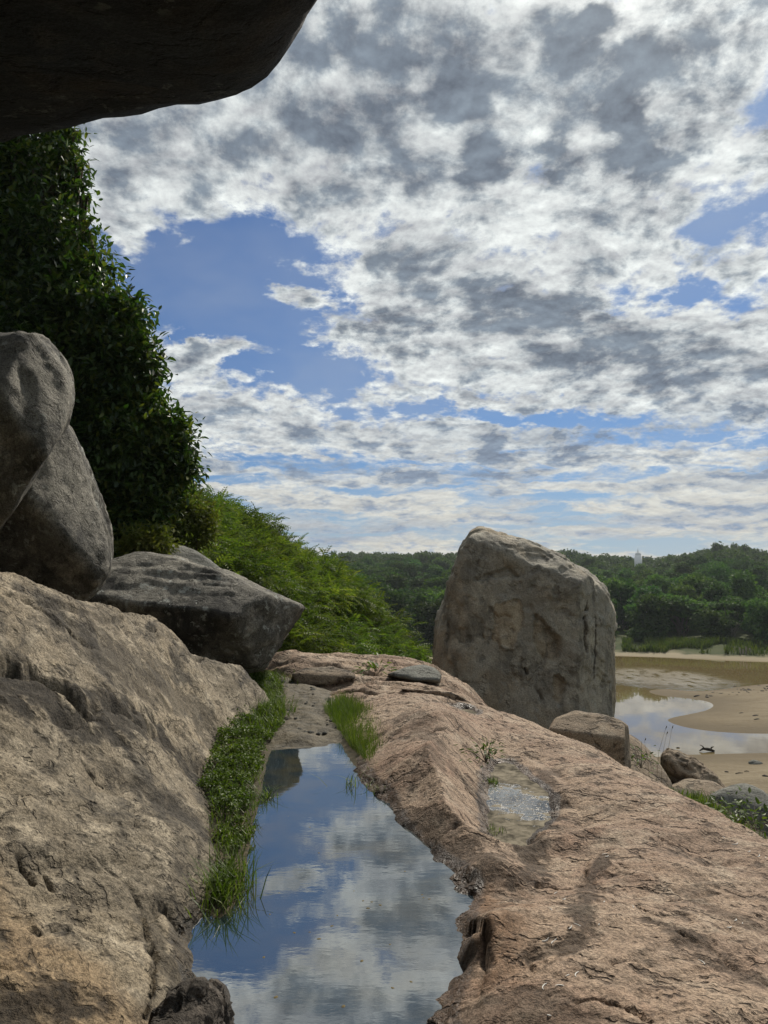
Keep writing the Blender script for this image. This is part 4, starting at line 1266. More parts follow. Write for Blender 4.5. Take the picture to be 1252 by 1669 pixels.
def broadleaf(name, blobs, base, n_twig, per, leaf, r0, label, mat, seed, group=None, twigs=4):
    """Near tree: leaves in small sprays around twig ends."""
    rng = np.random.default_rng(seed)
    base = np.asarray(base, float)
    P, O, _ = blob_points(blobs, n_twig, rng, 0.45, 0.6)
    n = n_twig * per
    o = np.repeat(O, per, 0)
    D = unit(o * 0.7 + rdir(n, rng) * 0.9 + np.array([0, 0, -0.15]))
    B = np.repeat(P, per, 0) + rng.normal(size=(n, 3)) * leaf * 0.75
    N = unit(np.array([0, 0, 1.0]) + rdir(n, rng) * 0.65 + o * 0.3)
    L = leaf * rng.uniform(0.65, 1.2, n)
    V, F = leaf_arrays(B, D, N, L, L * rng.uniform(0.38, 0.5, n))
    e = obj(name, None, loc=tuple(base), label=label, cat='tree', group=group)
    obj('crown', mesh_np('crown', V - base, F, False), mat, e)
    acc = branchy(blobs, base, r0, rng, twigs=twigs)
    me = acc.mesh('trunk')
    me.transform(__import__('mathutils').Matrix.Translation(Vector(-base)))
    obj('trunk', me, M['bark'], e)
    return e


def pxblobs(lst, depth=1.0):
    out = []
    for (px, py, r, Y) in lst:
        c = at(px, py, Y)
        R = r * Y / FPX
        out.append((*c, R, R * depth, R * 0.92))
    return out


gz = lambda x, y: float(terrain_h(np.array([x], float), np.array([y], float))[0])
t1 = pxblobs([(-40, 210, 110, 13.0), (45, 215, 62, 12.8), (75, 300, 62, 12.6), (20, 300, 95, 13.2), (70, 380, 70, 12.4), (-20, 400, 120, 13), (95, 455, 78, 12.4), (30, 490, 110, 12.8), (-120, 300, 130, 13.4), (105, 240, 26, 12.6), (128, 272, 18, 12.6), (138, 318, 15, 12.6), (140, 372, 20, 12.4), (168, 430, 20, 12.4), (118, 215, 14, 12.6)])
broadleaf('tall_tree', t1, (-6.3, 14.0, gz(-6.3, 14.0)), 4600, 8, 0.145, 0.17, 'tall dark glossy tree rising behind the rounded boulder up to the overhang', M['leaf_dark'], 1)
t2 = pxblobs([(150, 520, 72, 12.2), (185, 590, 62, 12.0), (110, 600, 95, 12.4), (60, 580, 90, 12.6), (215, 560, 26, 12.0), (160, 670, 85, 12.2), (215, 650, 36, 11.9), (205, 490, 20, 12.1), (225, 515, 18, 12.0), (238, 580, 20, 12.0), (250, 612, 16, 12.0)])
broadleaf('leafy_tree', t2, (-5.0, 13.2, gz(-5.0, 13.2)), 3100, 8, 0.145, 0.13, 'dark leafy tree leaning out above the leaning boulder', M['leaf_dark'], 2)
t3 = pxblobs([(215, 720, 74, 12.0), (262, 715, 42, 11.8), (250, 780, 56, 11.9), (190, 790, 80, 12.0), (285, 740, 22, 11.8), (270, 690, 24, 11.8), (215, 850, 62, 11.8), (160, 850, 70, 12), (298, 715, 16, 11.8), (300, 765, 20, 11.8), (240, 668, 20, 11.8)])
broadleaf('bushy_tree', t3, (-4.1, 12.8, gz(-4.1, 12.8)), 3200, 8, 0.135, 0.10, 'bushy dark tree with glossy leaves above the long wedge shaped boulder', M['leaf_dark'], 3)
t4 = pxblobs([(300, 845, 44, 12.6), (270, 870, 45, 12.2), (322, 860, 28, 12.6), (250, 890, 32, 11.0), (225, 888, 26, 10.8)])
broadleaf('olive_shrub', t4, (-3.5, 13.0, gz(-3.5, 13.0)), 1500, 8, 0.09, 0.05, 'olive green shrub growing over the pale rock', M['leaf_olive'], 4)


# -- feathery shrubs on the slope
def feather_mesh(seed, fronds=800, R=1.35, lobes=16):
    rng = np.random.default_rng(seed)
    bl = []
    for i in range(lobes):
        a = rng.uniform(0, 2 * math.pi)
        q = rng.uniform(0.15, 0.72)
        z = rng.uniform(0.15, 1.0) * (1.05 - 0.55 * q)
        r = rng.uniform(0.24, 0.42)
        bl.append((R * q * math.cos(a), R * q * math.sin(a), R * z, R * r, R * r, R * r * 0.62))
    P, O, _ = blob_points(bl, fronds, rng, 0.75, 0.3)
    D = unit(O * np.array([1, 1, 0.35]) + rdir(fronds, rng) * 0.55)
    N = unit(np.array([0, 0, 1.0]) + rdir(fronds, rng) * 0.45)
    S = unit(np.cross(D, N))
    N = np.cross(S, D)
    L = rng.uniform(0.30, 0.52, fronds)
    k = 7
    Ps, Ds, Ns, Ls, Ws = [], [], [], [], []
    for j in range(k):
        t = (j + 0.6) / k
        b = P + D * (t * L)[:, None] - N * (0.35 * t * t * L)[:, None]
        for s in (-1, 1):
            Ps.append(b)
            Ds.append(unit(S * s + D * 0.55 - N * 0.25 + rdir(fronds, rng) * 0.15))
            Ns.append(N)
            ll = L * 0.30 * (1.0 - 0.55 * abs(t - 0.45))
            Ls.append(ll)
            Ws.append(ll * 0.36)
    V, F = leaf_arrays(np.concatenate(Ps), np.concatenate(Ds), np.concatenate(Ns), np.concatenate(Ls), np.concatenate(Ws), six=False)
    acc = branchy([b for b in bl[:7]], (0, 0, -0.4), 0.045, rng, twigs=1)
    return mesh_np('foliage', V, F, False), acc.mesh('stem')


FEATHER = [feather_mesh(20 + i) for i in range(5)]
for a, b in FEATHER:
    a.materials.append(M['leaf_feather'])
    b.materials.append(M['bark'])


def copy_shrub(k, loc, rz, s, label, group):
    e = obj('feathery_shrub', None, loc=loc, label=label, cat='shrub', group=group)
    e.rotation_euler = (0, 0, rz)
    e.scale = (s, s, s)
    obj('foliage', FEATHER[k][0], None, e)
    obj('stem', FEATHER[k][1], None, e)
    return e


rng = np.random.default_rng(77)
spots = []
cy = rng.uniform(16.2, 33, 6000)
cx = (rng.uniform(235, 715, 6000) - 626) / FPX * cy
cz = terrain_h(cx, cy)
cs_ = rng.uniform(0.85, 1.25, 6000)
tx, ty = topx(np.stack([cx, cy, cz + 1.55 * cs_], 1))
line = np.interp(tx, [240, 300, 400, 450, 500, 560, 620, 700, 730], [760, 785, 822, 850, 878, 935, 1000, 1083, 1110])   # the slope's leafy skyline
ok = (ty > line - 4) & (ty < 1075) & (tx < 712)
for x, y, z, s in zip(cx[ok], cy[ok], cz[ok], cs_[ok]):
    if not any((x - q[0]) ** 2 + ((y - q[1]) * 0.8) ** 2 < 1.05 ** 2 for q in spots):
        spots.append((x, y, z, s))
for i, (x, y, z, s) in enumerate(spots):
    copy_shrub(i % 5, (x, y, z - 0.1), rng.uniform(0, 6.28), s, *(('bright green feathery shrub close behind the back ledge of the slab', 'feathery shrubs behind the ledge') if y < 20 and z < 0 else ('bright green feathery shrub high on the slope below the leafy trees', 'feathery shrubs high on the slope') if z > 0.9 else ('bright green feathery shrub low on the slope running down to the towering boulder', 'feathery shrubs low on the slope')))


# -- forest trees
def forest_mesh(seed, n=3600, flat=False, R=3.6, H=7.5):
    rng = np.random.default_rng(seed)
    bl = []
    if flat:
        for i in range(13):
            a = rng.uniform(0, 2 * math.pi)
            q = rng.uniform(0.05, 0.95) ** 0.7
            z = H * (0.42 + 0.5 * rng.random() * (1 - 0.35 * q))
            r = rng.uniform(0.32, 0.5) * R
            bl.append((R * q * math.cos(a), R * q * math.sin(a), z, r, r, r * 0.26))
    else:
        for i in range(22):
            a = rng.uniform(0, 2 * math.pi)
            q = rng.uniform(0.0, 0.72)
            z = H * (0.14 + 0.72 * rng.random() * (1.1 - 0.5 * q))
            r = rng.uniform(0.27, 0.42) * R
            bl.append((R * q * math.cos(a), R * q * math.sin(a), z, r, r, r * 0.75))
    P, O, _ = blob_points(bl, n, rng, 0.65, 0.3)
    D = unit(O * 0.5 + rdir(n, rng) + np.array([0, 0, -0.1]))
    N = unit(O * 0.7 + rdir(n, rng) * 0.6 + np.array([0, 0, 0.6]))
    L = rng.uniform(0.34, 0.66, n)
    V, F = leaf_arrays(P, D, N, L, L * rng.uniform(0.5, 0.8, n), six=False)
    acc = branchy(bl[:8], (0, 0, -0.6), 0.16, rng, twigs=0)
    return (V, F), acc


crowns, trunks = [], []
for i in range(8):
    (V, F), acc = forest_mesh(40 + i, 4200 if i < 5 else 3600, flat=i >= 5)
    me = mesh_np('crown', V, F, False)
    me.materials.append(M['leaf_forest'])
    crowns.append(me)
    tm = acc.mesh('trunk')
    tm.materials.append(M['pale_bark'] if i % 3 == 1 else M['bark'])
    trunks.append(tm)


def forest_tree(k, x, y, z, s, sz, rz, label, group, name='forest_tree'):
    e = obj(name, None, loc=(x, y, z), label=label, cat='tree', group=group)
    e.rotation_euler = (0, 0, rz)
    e.scale = (s, s, sz)
    obj('crown', crowns[k], None, e)
    obj('trunk', trunks[k], None, e)
    return e


rng = np.random.default_rng(5)
placed = []


def try_place(lo, hi, count, sep, a0=-9.0, a1=30.0, limit=9000, cond=None):
    out = []
    R_ = np.sqrt(rng.uniform(lo * lo, hi * hi, limit))
    A_ = np.radians(rng.uniform(a0, a1, limit))
    X_, Y_ = R_ * np.sin(A_), R_ * np.cos(A_)
    Z_ = terrain_h(X_, Y_)
    for x, y, z, r, a in zip(X_, Y_, Z_, R_, A_):
        if len(out) >= count:
            break
        if z < LAKE + 0.55 or (cond and not cond(x, y, z, r, math.degrees(a))):
            continue
        if placed and ((np.array(placed) - (x, y)) ** 2).sum(1).min() < sep * sep:
            continue
        placed.append((x, y))
        out.append((x, y, z, r, a))
    return out


# shore trees of known shape, then the wood behind them
SHORE = [(1110, 1052, 112, 6, 1.25, 1.0, 'wide flat-topped tree with layered crown standing on the far bank'), (1160, 1056, 106, 2, 0.9, 0.62, 'low rounded olive tree at the water edge of the far bank'),
         (1060, 1048, 118, 5, 1.1, 1.05, 'flat-topped tree with a pale leaning trunk on the far bank'), (1195, 1050, 110, 7, 1.0, 0.85, 'spreading layered tree beside the bare sand of the far bank')]
for px, py, r, k, s, sz, lab in SHORE:
    d = ray(px, py)
    x = d[0] / d[1] * r
    z = gz(x, r)
    placed.append((x, r))
    forest_tree(k, x, r, max(z, LAKE + 0.3), s, sz, rng.uniform(0, 6), lab, None, 'shore_tree')
nearw = try_place(66, 150, 120, 6.0, cond=lambda x, y, z, r, a: (a < 8.5 and r > 66) or (r > 113))
for (x, y, z, r, a) in nearw:
    k = int(rng.integers(0, 8)) if rng.random() < 0.6 else int(rng.integers(0, 5))
    s = rng.uniform(0.8, 1.25)
    lo_ = 0.72 if r < 90 else 1.0
    forest_tree(k, x, y, z - 0.3, s, s * rng.uniform(0.85, 1.1) * lo_, rng.uniform(0, 6.28), *((('flat-topped' if k >= 5 else 'rounded') + ' green tree in the valley between the feathery slope and the towering boulder', 'valley trees beyond the slope') if a < math.radians(6) else (('flat-topped' if k >= 5 else 'rounded') + ' green tree in the low wood behind the far bank', 'trees of the low wood')))
farw = try_place(150, 250, 175, 7.4)
for (x, y, z, r, a) in farw:
    k = int(rng.integers(0, 6))
    s = rng.uniform(0.85, 1.25)
    forest_tree(k, x, y, z - 0.5, s, s * rng.uniform(0.8, 1.05), rng.uniform(0, 6.28), *(('rounded tree on the hill flank between the feathery slope and the towering boulder', 'hill trees beyond the valley') if a < math.radians(6) else ('rounded tree on the hill flank below and before the white stupa', 'hill trees below the stupa') if a < math.radians(19) else ('rounded tree on the hill flank beyond the stupa, towards the higher hilltop', 'hill trees below the higher top')))

# the wood on the upper hills reads as one mass
acc = Acc()
small = []
for i in range(4):
    (V, F), _ = forest_mesh(60 + i, 520)
    P0 = V.reshape(-1, 4, 3)
    c0 = P0.mean(1, keepdims=True)
    small.append(((c0 + (P0 - c0) * 1.9).reshape(-1, 3), F))
for (x, y, z, r, a) in try_place(250, 430, 560, 6.6, limit=9000):
    V, F = small[int(rng.integers(0, 4))]
    s = rng.uniform(0.8, 1.2)
    t = rng.uniform(0, 6.28)
    ct, st = math.cos(t), math.sin(t)
    W = np.stack([(V[:, 0] * ct - V[:, 1] * st) * s + x, (V[:, 0] * st + V[:, 1] * ct) * s + y, V[:, 2] * s * 0.9 + z - 0.8], 1)
    acc.add(W, F)
obj('hill_woodland', acc.mesh('hill_woodland', False), M['leaf_forest'], label='dark green woodland covering the far hills', cat='woodland', kind='stuff')


# -- grasses
def blades(points, L, W, rng, lean=0.5, mat=None, bend=0.5):
    n = len(points)
    a = rng.uniform(0, 2 * math.pi, n)
    le = rng.uniform(0.1, lean, n)
    H = np.stack([np.cos(a) * le, np.sin(a) * le, np.ones(n)], 1)
    D = unit(H)
    side = np.stack([-np.sin(a), np.cos(a), 0 * a], 1)
    out = np.stack([np.cos(a), np.sin(a), 0 * a], 1)
    L = L[:, None]
    W = W[:, None]
    b = bend * rng.uniform(0.3, 1.3, n)[:, None]
    p1 = points + D * 0.5 * L + out * 0.10 * b * L
    p2 = points + D * 0.85 * L + out * 0.42 * b * L - np.array([0, 0, 1]) * 0.12 * b * L
    V = np.stack([points - side * W / 2, points + side * W / 2, p1 + side * W * 0.42, p1 - side * W * 0.42, p2], 1).reshape(-1, 3)
    i = np.arange(n)[:, None] * 5
    return V, [i + np.array([[0, 1, 2, 3]]), i + np.array([[3, 2, 4]])]


def scatter(px_outline, z, n, rng, margin=0.0):
    o = np.array([atz(px, py, z)[:2] for px, py in px_outline])
    lo, hi = o.min(0), o.max(0)
    pts = np.zeros((0, 2))
    while len(pts) < n:
        q = rng.uniform(lo, hi, (n * 3, 2))
        d, ins = seg_dist(q[:, 0], q[:, 1], o, True)
        pts = np.vstack([pts, q[ins & (d > margin)]])
    return pts[:n], o


class Tuft:
    def __init__(self):
        self.V, self.F4, self.F3, self.n = [], [], [], 0

    def add(self, V, Fs):
        self.V.append(V)
        for f in Fs:
            (self.F4 if f.shape[1] == 4 else self.F3).append(f + self.n)
        self.n += len(V)

    def mesh(self, name):
        return mesh_np(name, np.concatenate(self.V), [np.concatenate(f) for f in (self.F4, self.F3) if f], False)


# low creeping plants on the bank left of the pool
rng = np.random.default_rng(91)
COVER_PX = [(388, 1090), (440, 1088), (458, 1100), (468, 1140), (466, 1180), (440, 1215), (436, 1250), (428, 1290), (416, 1350), (404, 1415), (385, 1465), (345, 1470), (340, 1400), (338, 1340), (316, 1262), (336, 1225), (366, 1150), (385, 1115)]
pts, o = scatter(COVER_PX, 0.05, 12500, rng)
dq, _ = seg_dist(pts[:, 0], pts[:, 1], o, True)
nz = pn(np.column_stack([pts * 2.6, 0 * pts[:, 0]]))
pts = pts[dq > 0.07 + 0.16 * nz]
nz = fbm(np.column_stack([pts * 3.0, 0 * pts[:, 0]]), 3)
hgt = 0.035 + 0.15 * np.clip(0.32 + nz, 0, 1)
per = 5
P = np.repeat(np.column_stack([pts, hgt * rng.uniform(0.6, 1.15, len(pts))]), per, 0) + rng.normal(size=(len(pts) * per, 3)) * np.array([0.012, 0.012, 0.008])
n = len(P)
L = rng.uniform(0.012, 0.030, n)
V, F = leaf_arrays(P, unit(rdir(n, rng) + np.array([0, 0, 0.15])), unit(rdir(n, rng) * 0.6 + np.array([0, 0, 1])), L, L * 0.7, six=False)
obj('ground_cover', mesh_np('ground_cover', V, F, False), M['cover'], label='mat of small leaved green plants along the left edge of the pool', cat='ground cover', kind='stuff')
t = Tuft()
pts, _ = scatter([(392, 1092), (445, 1090), (468, 1140), (466, 1178), (430, 1205), (395, 1180), (370, 1160)], 0.05, 1500, rng)
t.add(*blades(np.column_stack([pts, np.full(len(pts), 0.03)]), rng.uniform(0.08, 0.26, len(pts)), rng.uniform(0.004, 0.008, len(pts)), rng, 0.9, bend=0.9))
pts, _ = scatter([(360, 1230), (432, 1235), (425, 1290), (405, 1400), (345, 1440), (340, 1300)], 0.05, 700, rng)
t.add(*blades(np.column_stack([pts, np.full(len(pts), 0.04)]), rng.uniform(0.05, 0.15, len(pts)), rng.uniform(0.003, 0.006, len(pts)), rng, 0.9, bend=0.8))
obj('bank_grass', t.mesh('bank_grass'), M['grass'], label='loose green grass growing through the plant mat left of the pool', cat='grass', kind='stuff')


def clump(name, px, py, n, L, W, spread, label, z=0.0, lean=0.7, bend=0.8, mat='grass', Y=None):
    c = atz(px, py, z) if Y is None else at(px, py, Y)
    rng = np.random.default_rng(int(px * 7 + py))
    q = rng.normal(size=(n, 2)) * np.array(spread)
    pts = np.column_stack([q, np.full(n, -0.02)])
    V, F = blades(pts, rng.uniform(0.45, 1.1, n) * L, rng.uniform(0.7, 1.2, n) * W, rng, lean, bend=bend)
    o = obj(name, mesh_np(name, V, F, False), M[mat], loc=tuple(c), label=label, cat='grass')
    return o


clump('grass_tuft', 362, 1455, 260, 0.24, 0.006, (0.06, 0.12), 'grass tuft at the lower end of the green bank, drooping into the pool', 0.02, 1.0, 1.0)
clump('grass_tuft', 438, 1165, 420, 0.30, 0.007, (0.12, 0.18), 'coarse arching grass tuft beside the mud flat', 0.04, 1.0, 1.2)
clump('grass_tuft', 430, 1300, 90, 0.16, 0.006, (0.05, 0.07), 'small dark grass tuft leaning over the left water edge', 0.0, 1.3, 1.0)
clump('grass_tuft', 440, 1108, 300, 0.20, 0.008, (0.18, 0.25), 'leafy weed clump on the mud by the brown rock step', 0.05, 0.9, 0.8)
rng = np.random.default_rng(15)
pts, _ = scatter(TUFT_PX[:4] + [(622, 1240), (600, 1250), (572, 1215), (548, 1190)], 0.02, 5200, rng)
V, F = blades(np.column_stack([pts, np.full(len(pts), -0.01)]), rng.uniform(0.10, 0.27, len(pts)), rng.uniform(0.002, 0.0045, len(pts)), rng, 0.45, bend=0.4)
b = np.array([*pts.mean(0), 0])
obj('fine_grass', mesh_np('fine_grass', V - b, F, False), M['grass'], loc=tuple(b), label='dense bright green tuft of fine grass at the right head of the pool', cat='grass')
clump('grass_tuft', 622, 1262, 60, 0.22, 0.006, (0.06, 0.08), 'sparse seeding grass stems between pool and tan rib', 0.0, 0.7, 0.7)
clump('grass_tuft', 640, 1290, 120, 0.10, 0.006, (0.06, 0.05), 'short weed tuft at the foot of the tan rib', 0.02, 1.0, 0.6)
clump('grass_tuft', 585, 1278, 26, 0.20, 0.007, (0.08, 0.06), 'dark bent grass stems standing in the pool', 0.0, 1.2, 1.4)
clump('grass_tuft', 801, 1272, 70, 0.07, 0.005, (0.03, 0.05), 'tiny grass tuft on the rim of the muddy puddle', PUD_Z + 0.02, 1.0, 0.6)
clump('grass_tuft', 800, 1350, 50, 0.06, 0.004, (0.04, 0.04), 'short grass sprouting at the near end of the muddy puddle', PUD_Z + 0.02, 1.0, 0.6)


def sprig(px, py, Y, n, L, label, spread=0.1, mat='cover', z=None):
    c = at(px, py, Y) if z is None else atz(px, py, z)
    rng = np.random.default_rng(int(px * 3 + py))
    e = obj('weed', None, loc=tuple(c - np.array([0, 0, 0.03])), label=label, cat='plant')
    P = rng.normal(size=(n, 3)) * np.array([spread, spread, spread * 0.5]) + np.array([0, 0, spread * 0.9])
    D = unit(P * np.array([1, 1, 0.3]) + rdir(n, rng) * spread * 0.7)
    LL = rng.uniform(0.6, 1.1, n) * L
    V, F = leaf_arrays(P, D, unit(rdir(n, rng) * 0.5 + np.array([0, 0, 1])), LL, LL * 0.45)
    obj('leaves', mesh_np('leaves', V, F, False), M[mat], e)
    a = Acc()
    for p in P[::max(1, n // 10)]:
        a.add(*tube([(0, 0, -0.02), p * 0.6 + np.array([0, 0, 0.01]), p], [0.004, 0.003, 0.002], 4))
    obj('stem', a.mesh('stem'), M['bark'], e)


sprig(792, 1232, 5.55, 90, 0.045, 'small leafy weed in the gap above the muddy puddle', 0.07)
sprig(612, 1098, 11.2, 40, 0.13, 'bright leafy weed on the back ledge', 0.13)
sprig(592, 1094, 11.4, 22, 0.11, 'low weed sprouting from a crack of the back ledge', 0.08)
sprig(1045, 1246, 10.6, 60, 0.08, 'green weed growing behind the slab on the sloping rock', 0.14)
sprig(1232, 1345, 7.8, 90, 0.09, 'broad leafy weed at the lower edge of the slab', 0.16)
sprig(1205, 1335, 8.4, 70, 0.08, 'leafy weed between the slab and the dark boulder', 0.14)
rng = np.random.default_rng(33)
q = []
for _ in range(2600):
    px = rng.uniform(1090, 1300)
    py = np.interp(px, [1090, 1150, 1200, 1300], [1286, 1294, 1328, 1398]) + rng.uniform(2, 30)
    q.append(at(px, py, rng.uniform(8.7, 9.6)))
q = np.array(q)
V, F = blades(q - np.array([0, 0, 0.05]), rng.uniform(0.06, 0.18, len(q)), rng.uniform(0.006, 0.012, len(q)), rng, 0.8, bend=0.6)
obj('slope_grass', mesh_np('slope_grass', V, F, False), M['grass'], label='green grass on the slope between slab and dark boulder', cat='grass', kind='stuff')
# reeds and low growth along the far bank
rng = np.random.default_rng(44)
q = []
for _ in range(9000):
    px = rng.uniform(1010, 1300)
    r = rng.uniform(104.0, 113) / math.hypot(1, (px - 626) / FPX)
    if pn(np.array([[px * 0.02, r * 0.2, 3.0]]))[0] < -0.08 and px < 1180:
        continue
    if 1180 < px and rng.random() < 0.75:
        continue
    k_ = (px - 626) / FPX
    q.append((k_ * r, r, 0.0))
q = np.array(q)
q[:, 2] = np.maximum(terrain_h(q[:, 0], q[:, 1]), LAKE)
V, F = blades(q, rng.uniform(0.3, 1.5, len(q)), rng.uniform(0.05, 0.14, len(q)), rng, 0.6, bend=0.4)
obj('bank_reeds', mesh_np('bank_reeds', V, F, False), M['leaf_olive'], label='reeds and low green growth along the far bank', cat='reeds', kind='stuff')

# ---------------------------------------------------------------- small things
def pebble_mesh(seed, flat=0.55):
    D, F = ico(3)
    V = D * np.array([1, 0.8, flat]) * (1 + 0.35 * fbm(D * 1.3 + seed, 3))[:, None]
    return mesh_np('pebble', V, F)


PEB = [pebble_mesh(i * 3.1) for i in range(4)]
for p_ in PEB:
    p_.materials.append(M['grey_rock'])
rng = np.random.default_rng(8)
pts, _ = scatter([(440, 1205), (545, 1200), (560, 1150), (500, 1115), (450, 1100), (455, 1150)], 0.04, 90, rng)
for i, (x, y) in enumerate(pts):
    s = rng.uniform(0.008, 0.028) * (2.2 if i % 11 == 0 else 1)
    o = obj('pebble', PEB[i % 4], None, loc=(x, y, 0.042), label='larger brown stone among the pebbles of the mud flat' if i % 11 == 0 else 'small brown pebble lying on the mud flat', cat='pebble', group='larger stones on the mud flat' if i % 11 == 0 else 'pebbles on the mud flat')
    o.scale = (s, s, s)
    o.rotation_euler = (0, 0, rng.uniform(0, 6))

# stupa on the far hill
def lathe(prof, sides=24):
    V = [(r * math.cos(2 * math.pi * k / sides), r * math.sin(2 * math.pi * k / sides), z) for r, z in prof for k in range(sides)]
    F = [[i * sides + k, i * sides + (k + 1) % sides, (i + 1) * sides + (k + 1) % sides, (i + 1) * sides + k] for i in range(len(prof) - 1) for k in range(sides)]
    return np.array(V), np.array(F)


SY = 262.0
sp_ = at(1040, 907, SY)
e = obj('stupa', None, loc=tuple(sp_), label='small white domed stupa with a spire on the far wooded hill', cat='stupa')
e.scale = (0.52, 0.52, 0.62)
for nm, prof in (('base', [(0.01, -8.0), (2.5, -8.0), (2.5, 0.35), (2.2, 0.36), (2.2, 0.65), (0.01, 0.66)]),
                 ('dome', [(1.75, 0.6), (1.95, 0.9), (1.95, 1.3), (1.7, 1.9), (1.2, 2.35), (0.6, 2.6), (0.05, 2.65)]),
                 ('neck', [(0.55, 2.5), (0.55, 3.0), (0.02, 3.01)]),
                 ('spire', [(0.42, 2.95), (0.36, 3.3), (0.28, 3.5), (0.22, 4.0), (0.12, 4.5), (0.10, 4.6), (0.02, 5.3)])):
    obj(nm, mesh_np(nm, *lathe(prof)), M['white'], e)

# posts standing in the shallows of the far bank
for px, h in ((1206, 1.3), (1211, 1.05), (1216, 1.4), (1222, 1.2)):
    c = atz(px, 1072, LAKE)
    V, F = tube([(0, 0, -0.5), (0.02, 0, h * 0.6), (0.05, 0.03, h)], [0.12, 0.11, 0.09], 8)
    obj('post', mesh_np('post', V, F), M['pale_bark'], loc=tuple(c), label='pale wooden post standing in the shallows off the far bank', cat='post', group='posts in the shallows')

# driftwood and stones by the lake
c = atz(1152, 1225, LAKE)
e = obj('driftwood', None, loc=tuple(c), label='black driftwood branch lying in the shallows at the near shore', cat='driftwood')
V, F = tube([(-0.42, 0, 0.05), (-0.2, 0.05, 0.16), (0.1, 0, 0.13), (0.42, -0.05, 0.04)], [0.03, 0.07, 0.10, 0.06], 7)
obj('log', mesh_np('log', V, F), M['driftwood'], e)
V, F = tube([(-0.1, 0, 0.12), (-0.22, 0.02, 0.30), (-0.38, 0.05, 0.38)], [0.05, 0.03, 0.015], 6)
obj('branch', mesh_np('branch', V, F), M['driftwood'], e)
V, F = tube([(0.2, 0, 0.1), (0.3, 0.02, 0.24), (0.42, 0.02, 0.28)], [0.05, 0.04, 0.02], 6)
obj('branch', mesh_np('branch', V, F), M['driftwood'], e)


def on_beach(px, py):
    c = atz(px, py, LAKE + 0.3)
    for _ in range(6):
        d, ins = seg_dist(np.array([c[0]]), np.array([c[1]]), beach, True)
        c = atz(px, py, LAKE + 0.075 * (d[0] if ins[0] else 0))
    return c


for px, py, s, lab in ((1231, 1244, 0.34, 'pale flat stone lying on the beach sand'), (1184, 1258, 0.10, 'small dark stone on the beach sand'), (1247, 1265, 0.14, 'dark stone on the sand below the pale flat stone'), (1105, 1219, 0.12, 'small stone breaking the lake surface near shore')):
    c = on_beach(px, py)
    o = obj('stone', PEB[int(px) % 4].copy(), M['grey_rock'] if s > 0.3 else M['driftwood'], loc=tuple(c), label=lab, cat='stone')
    o.scale = (s, s, s * 0.8)
for px, py, L, a, lab in ((1205, 1261, 0.42, 0.2, 'dark stick lying on the beach sand'), (1217, 1258, 0.22, -0.5, 'short dark twig lying on the beach beside a stick')):
    c = on_beach(px, py)
    V, F = tube([(-L / 2, 0, 0.02), (0, 0.03, 0.04), (L / 2, 0, 0.03)], [0.02, 0.025, 0.012], 5)
    o = obj('stick', mesh_np('stick', V, F), M['driftwood'], loc=tuple(c), label=lab, cat='stick')
    o.rotation_euler = (0, 0, a)


def on_bar(px, py):
    c = atz(px, py, LAKE + 0.3)
    for _ in range(6):
        d, ins = seg_dist(np.array([c[0]]), np.array([c[1]]), bar, True)
        c = atz(px, py, LAKE + (0.5 * (1 - math.exp(-d[0] / 4.0)) if ins[0] else 0))
    return c


rng = np.random.default_rng(61)
debris = [(rng.uniform(1150, 1252), 0) for _ in range(46)]
DEB = [pebble_mesh(50 + i * 2.3, 0.7) for i in range(3)]
for d_ in DEB:
    d_.materials.append(M['driftwood'])
for i, (px, _) in enumerate(debris):
    py = np.interp(px, [1150, 1252], [1133, 1121]) + rng.normal() * 3.2
    c = on_bar(px, py)
    o = obj('debris', DEB[i % 3], None, loc=tuple(c), label='dark scrap of drift debris scattered along the crest of the sand bar', cat='debris', group='debris on the sand bar')
    s = rng.uniform(0.05, 0.14)
    o.scale = (s * 1.5, s, s * 0.7)
    o.rotation_euler = (0, 0, rng.uniform(0, 6))
for px, py, s in ((1136, 1134, 0.20), (1231, 1166, 0.16), (1208, 1162, 0.12), (1233, 1172, 0.14)):
    c = on_bar(px, py)
    o = obj('debris', DEB[0], None, loc=tuple(c), label='dark lump of drift debris lying apart on the bare sand bar', cat='debris', group='lone debris on the sand bar')
    o.scale = (s * 1.8, s * 0.6, s * 0.5)
    o.rotation_euler = (0, 0, 0.4)

# tall dry grass stalks in front of the lake
c = at(1080, 1262, 9.6)
e = obj('dry_stalks', None, loc=tuple(c), label='thin dry grass stalks with seed heads rising against the lake', cat='plant')
for i, (dx, h, lean) in enumerate(((-0.10, 0.55, 0.16), (-0.03, 0.48, 0.10), (0.04, 0.55, 0.10), (-0.16, 0.40, -0.05))):
    V, F = tube([(dx, 0, -0.25), (dx + lean * 0.4, 0.01, h * 0.5), (dx + lean, 0.02, h)], [0.0022, 0.0018, 0.0012], 4)
    st = obj('stalk', mesh_np('stalk', V, F), M['dry'], e)
    V, F = tube([(dx + lean, 0.02, h), (dx + lean + 0.015, 0.02, h + 0.03), (dx + lean + 0.02, 0.02, h + 0.05)], [0.002, 0.007, 0.001], 5)
    obj('seed_head', mesh_np('seed_head', V, F), M['dry'], st)


# white flecks (droppings, feathers) on the slab
def slab_point(px, py):
    return on_mesh(slab, px, py)


bpy.context.view_layer.update()
DG = bpy.context.evaluated_depsgraph_get()


def on_mesh(o, px, py):
    d = Vector(ray(px, py)).normalized()
    ok, loc, nor, _ = o.ray_cast(Vector(CAM), d)
    return (np.array(loc), nor) if ok else (atz(px, py, 0.05), Vector((0, 0, 1)))


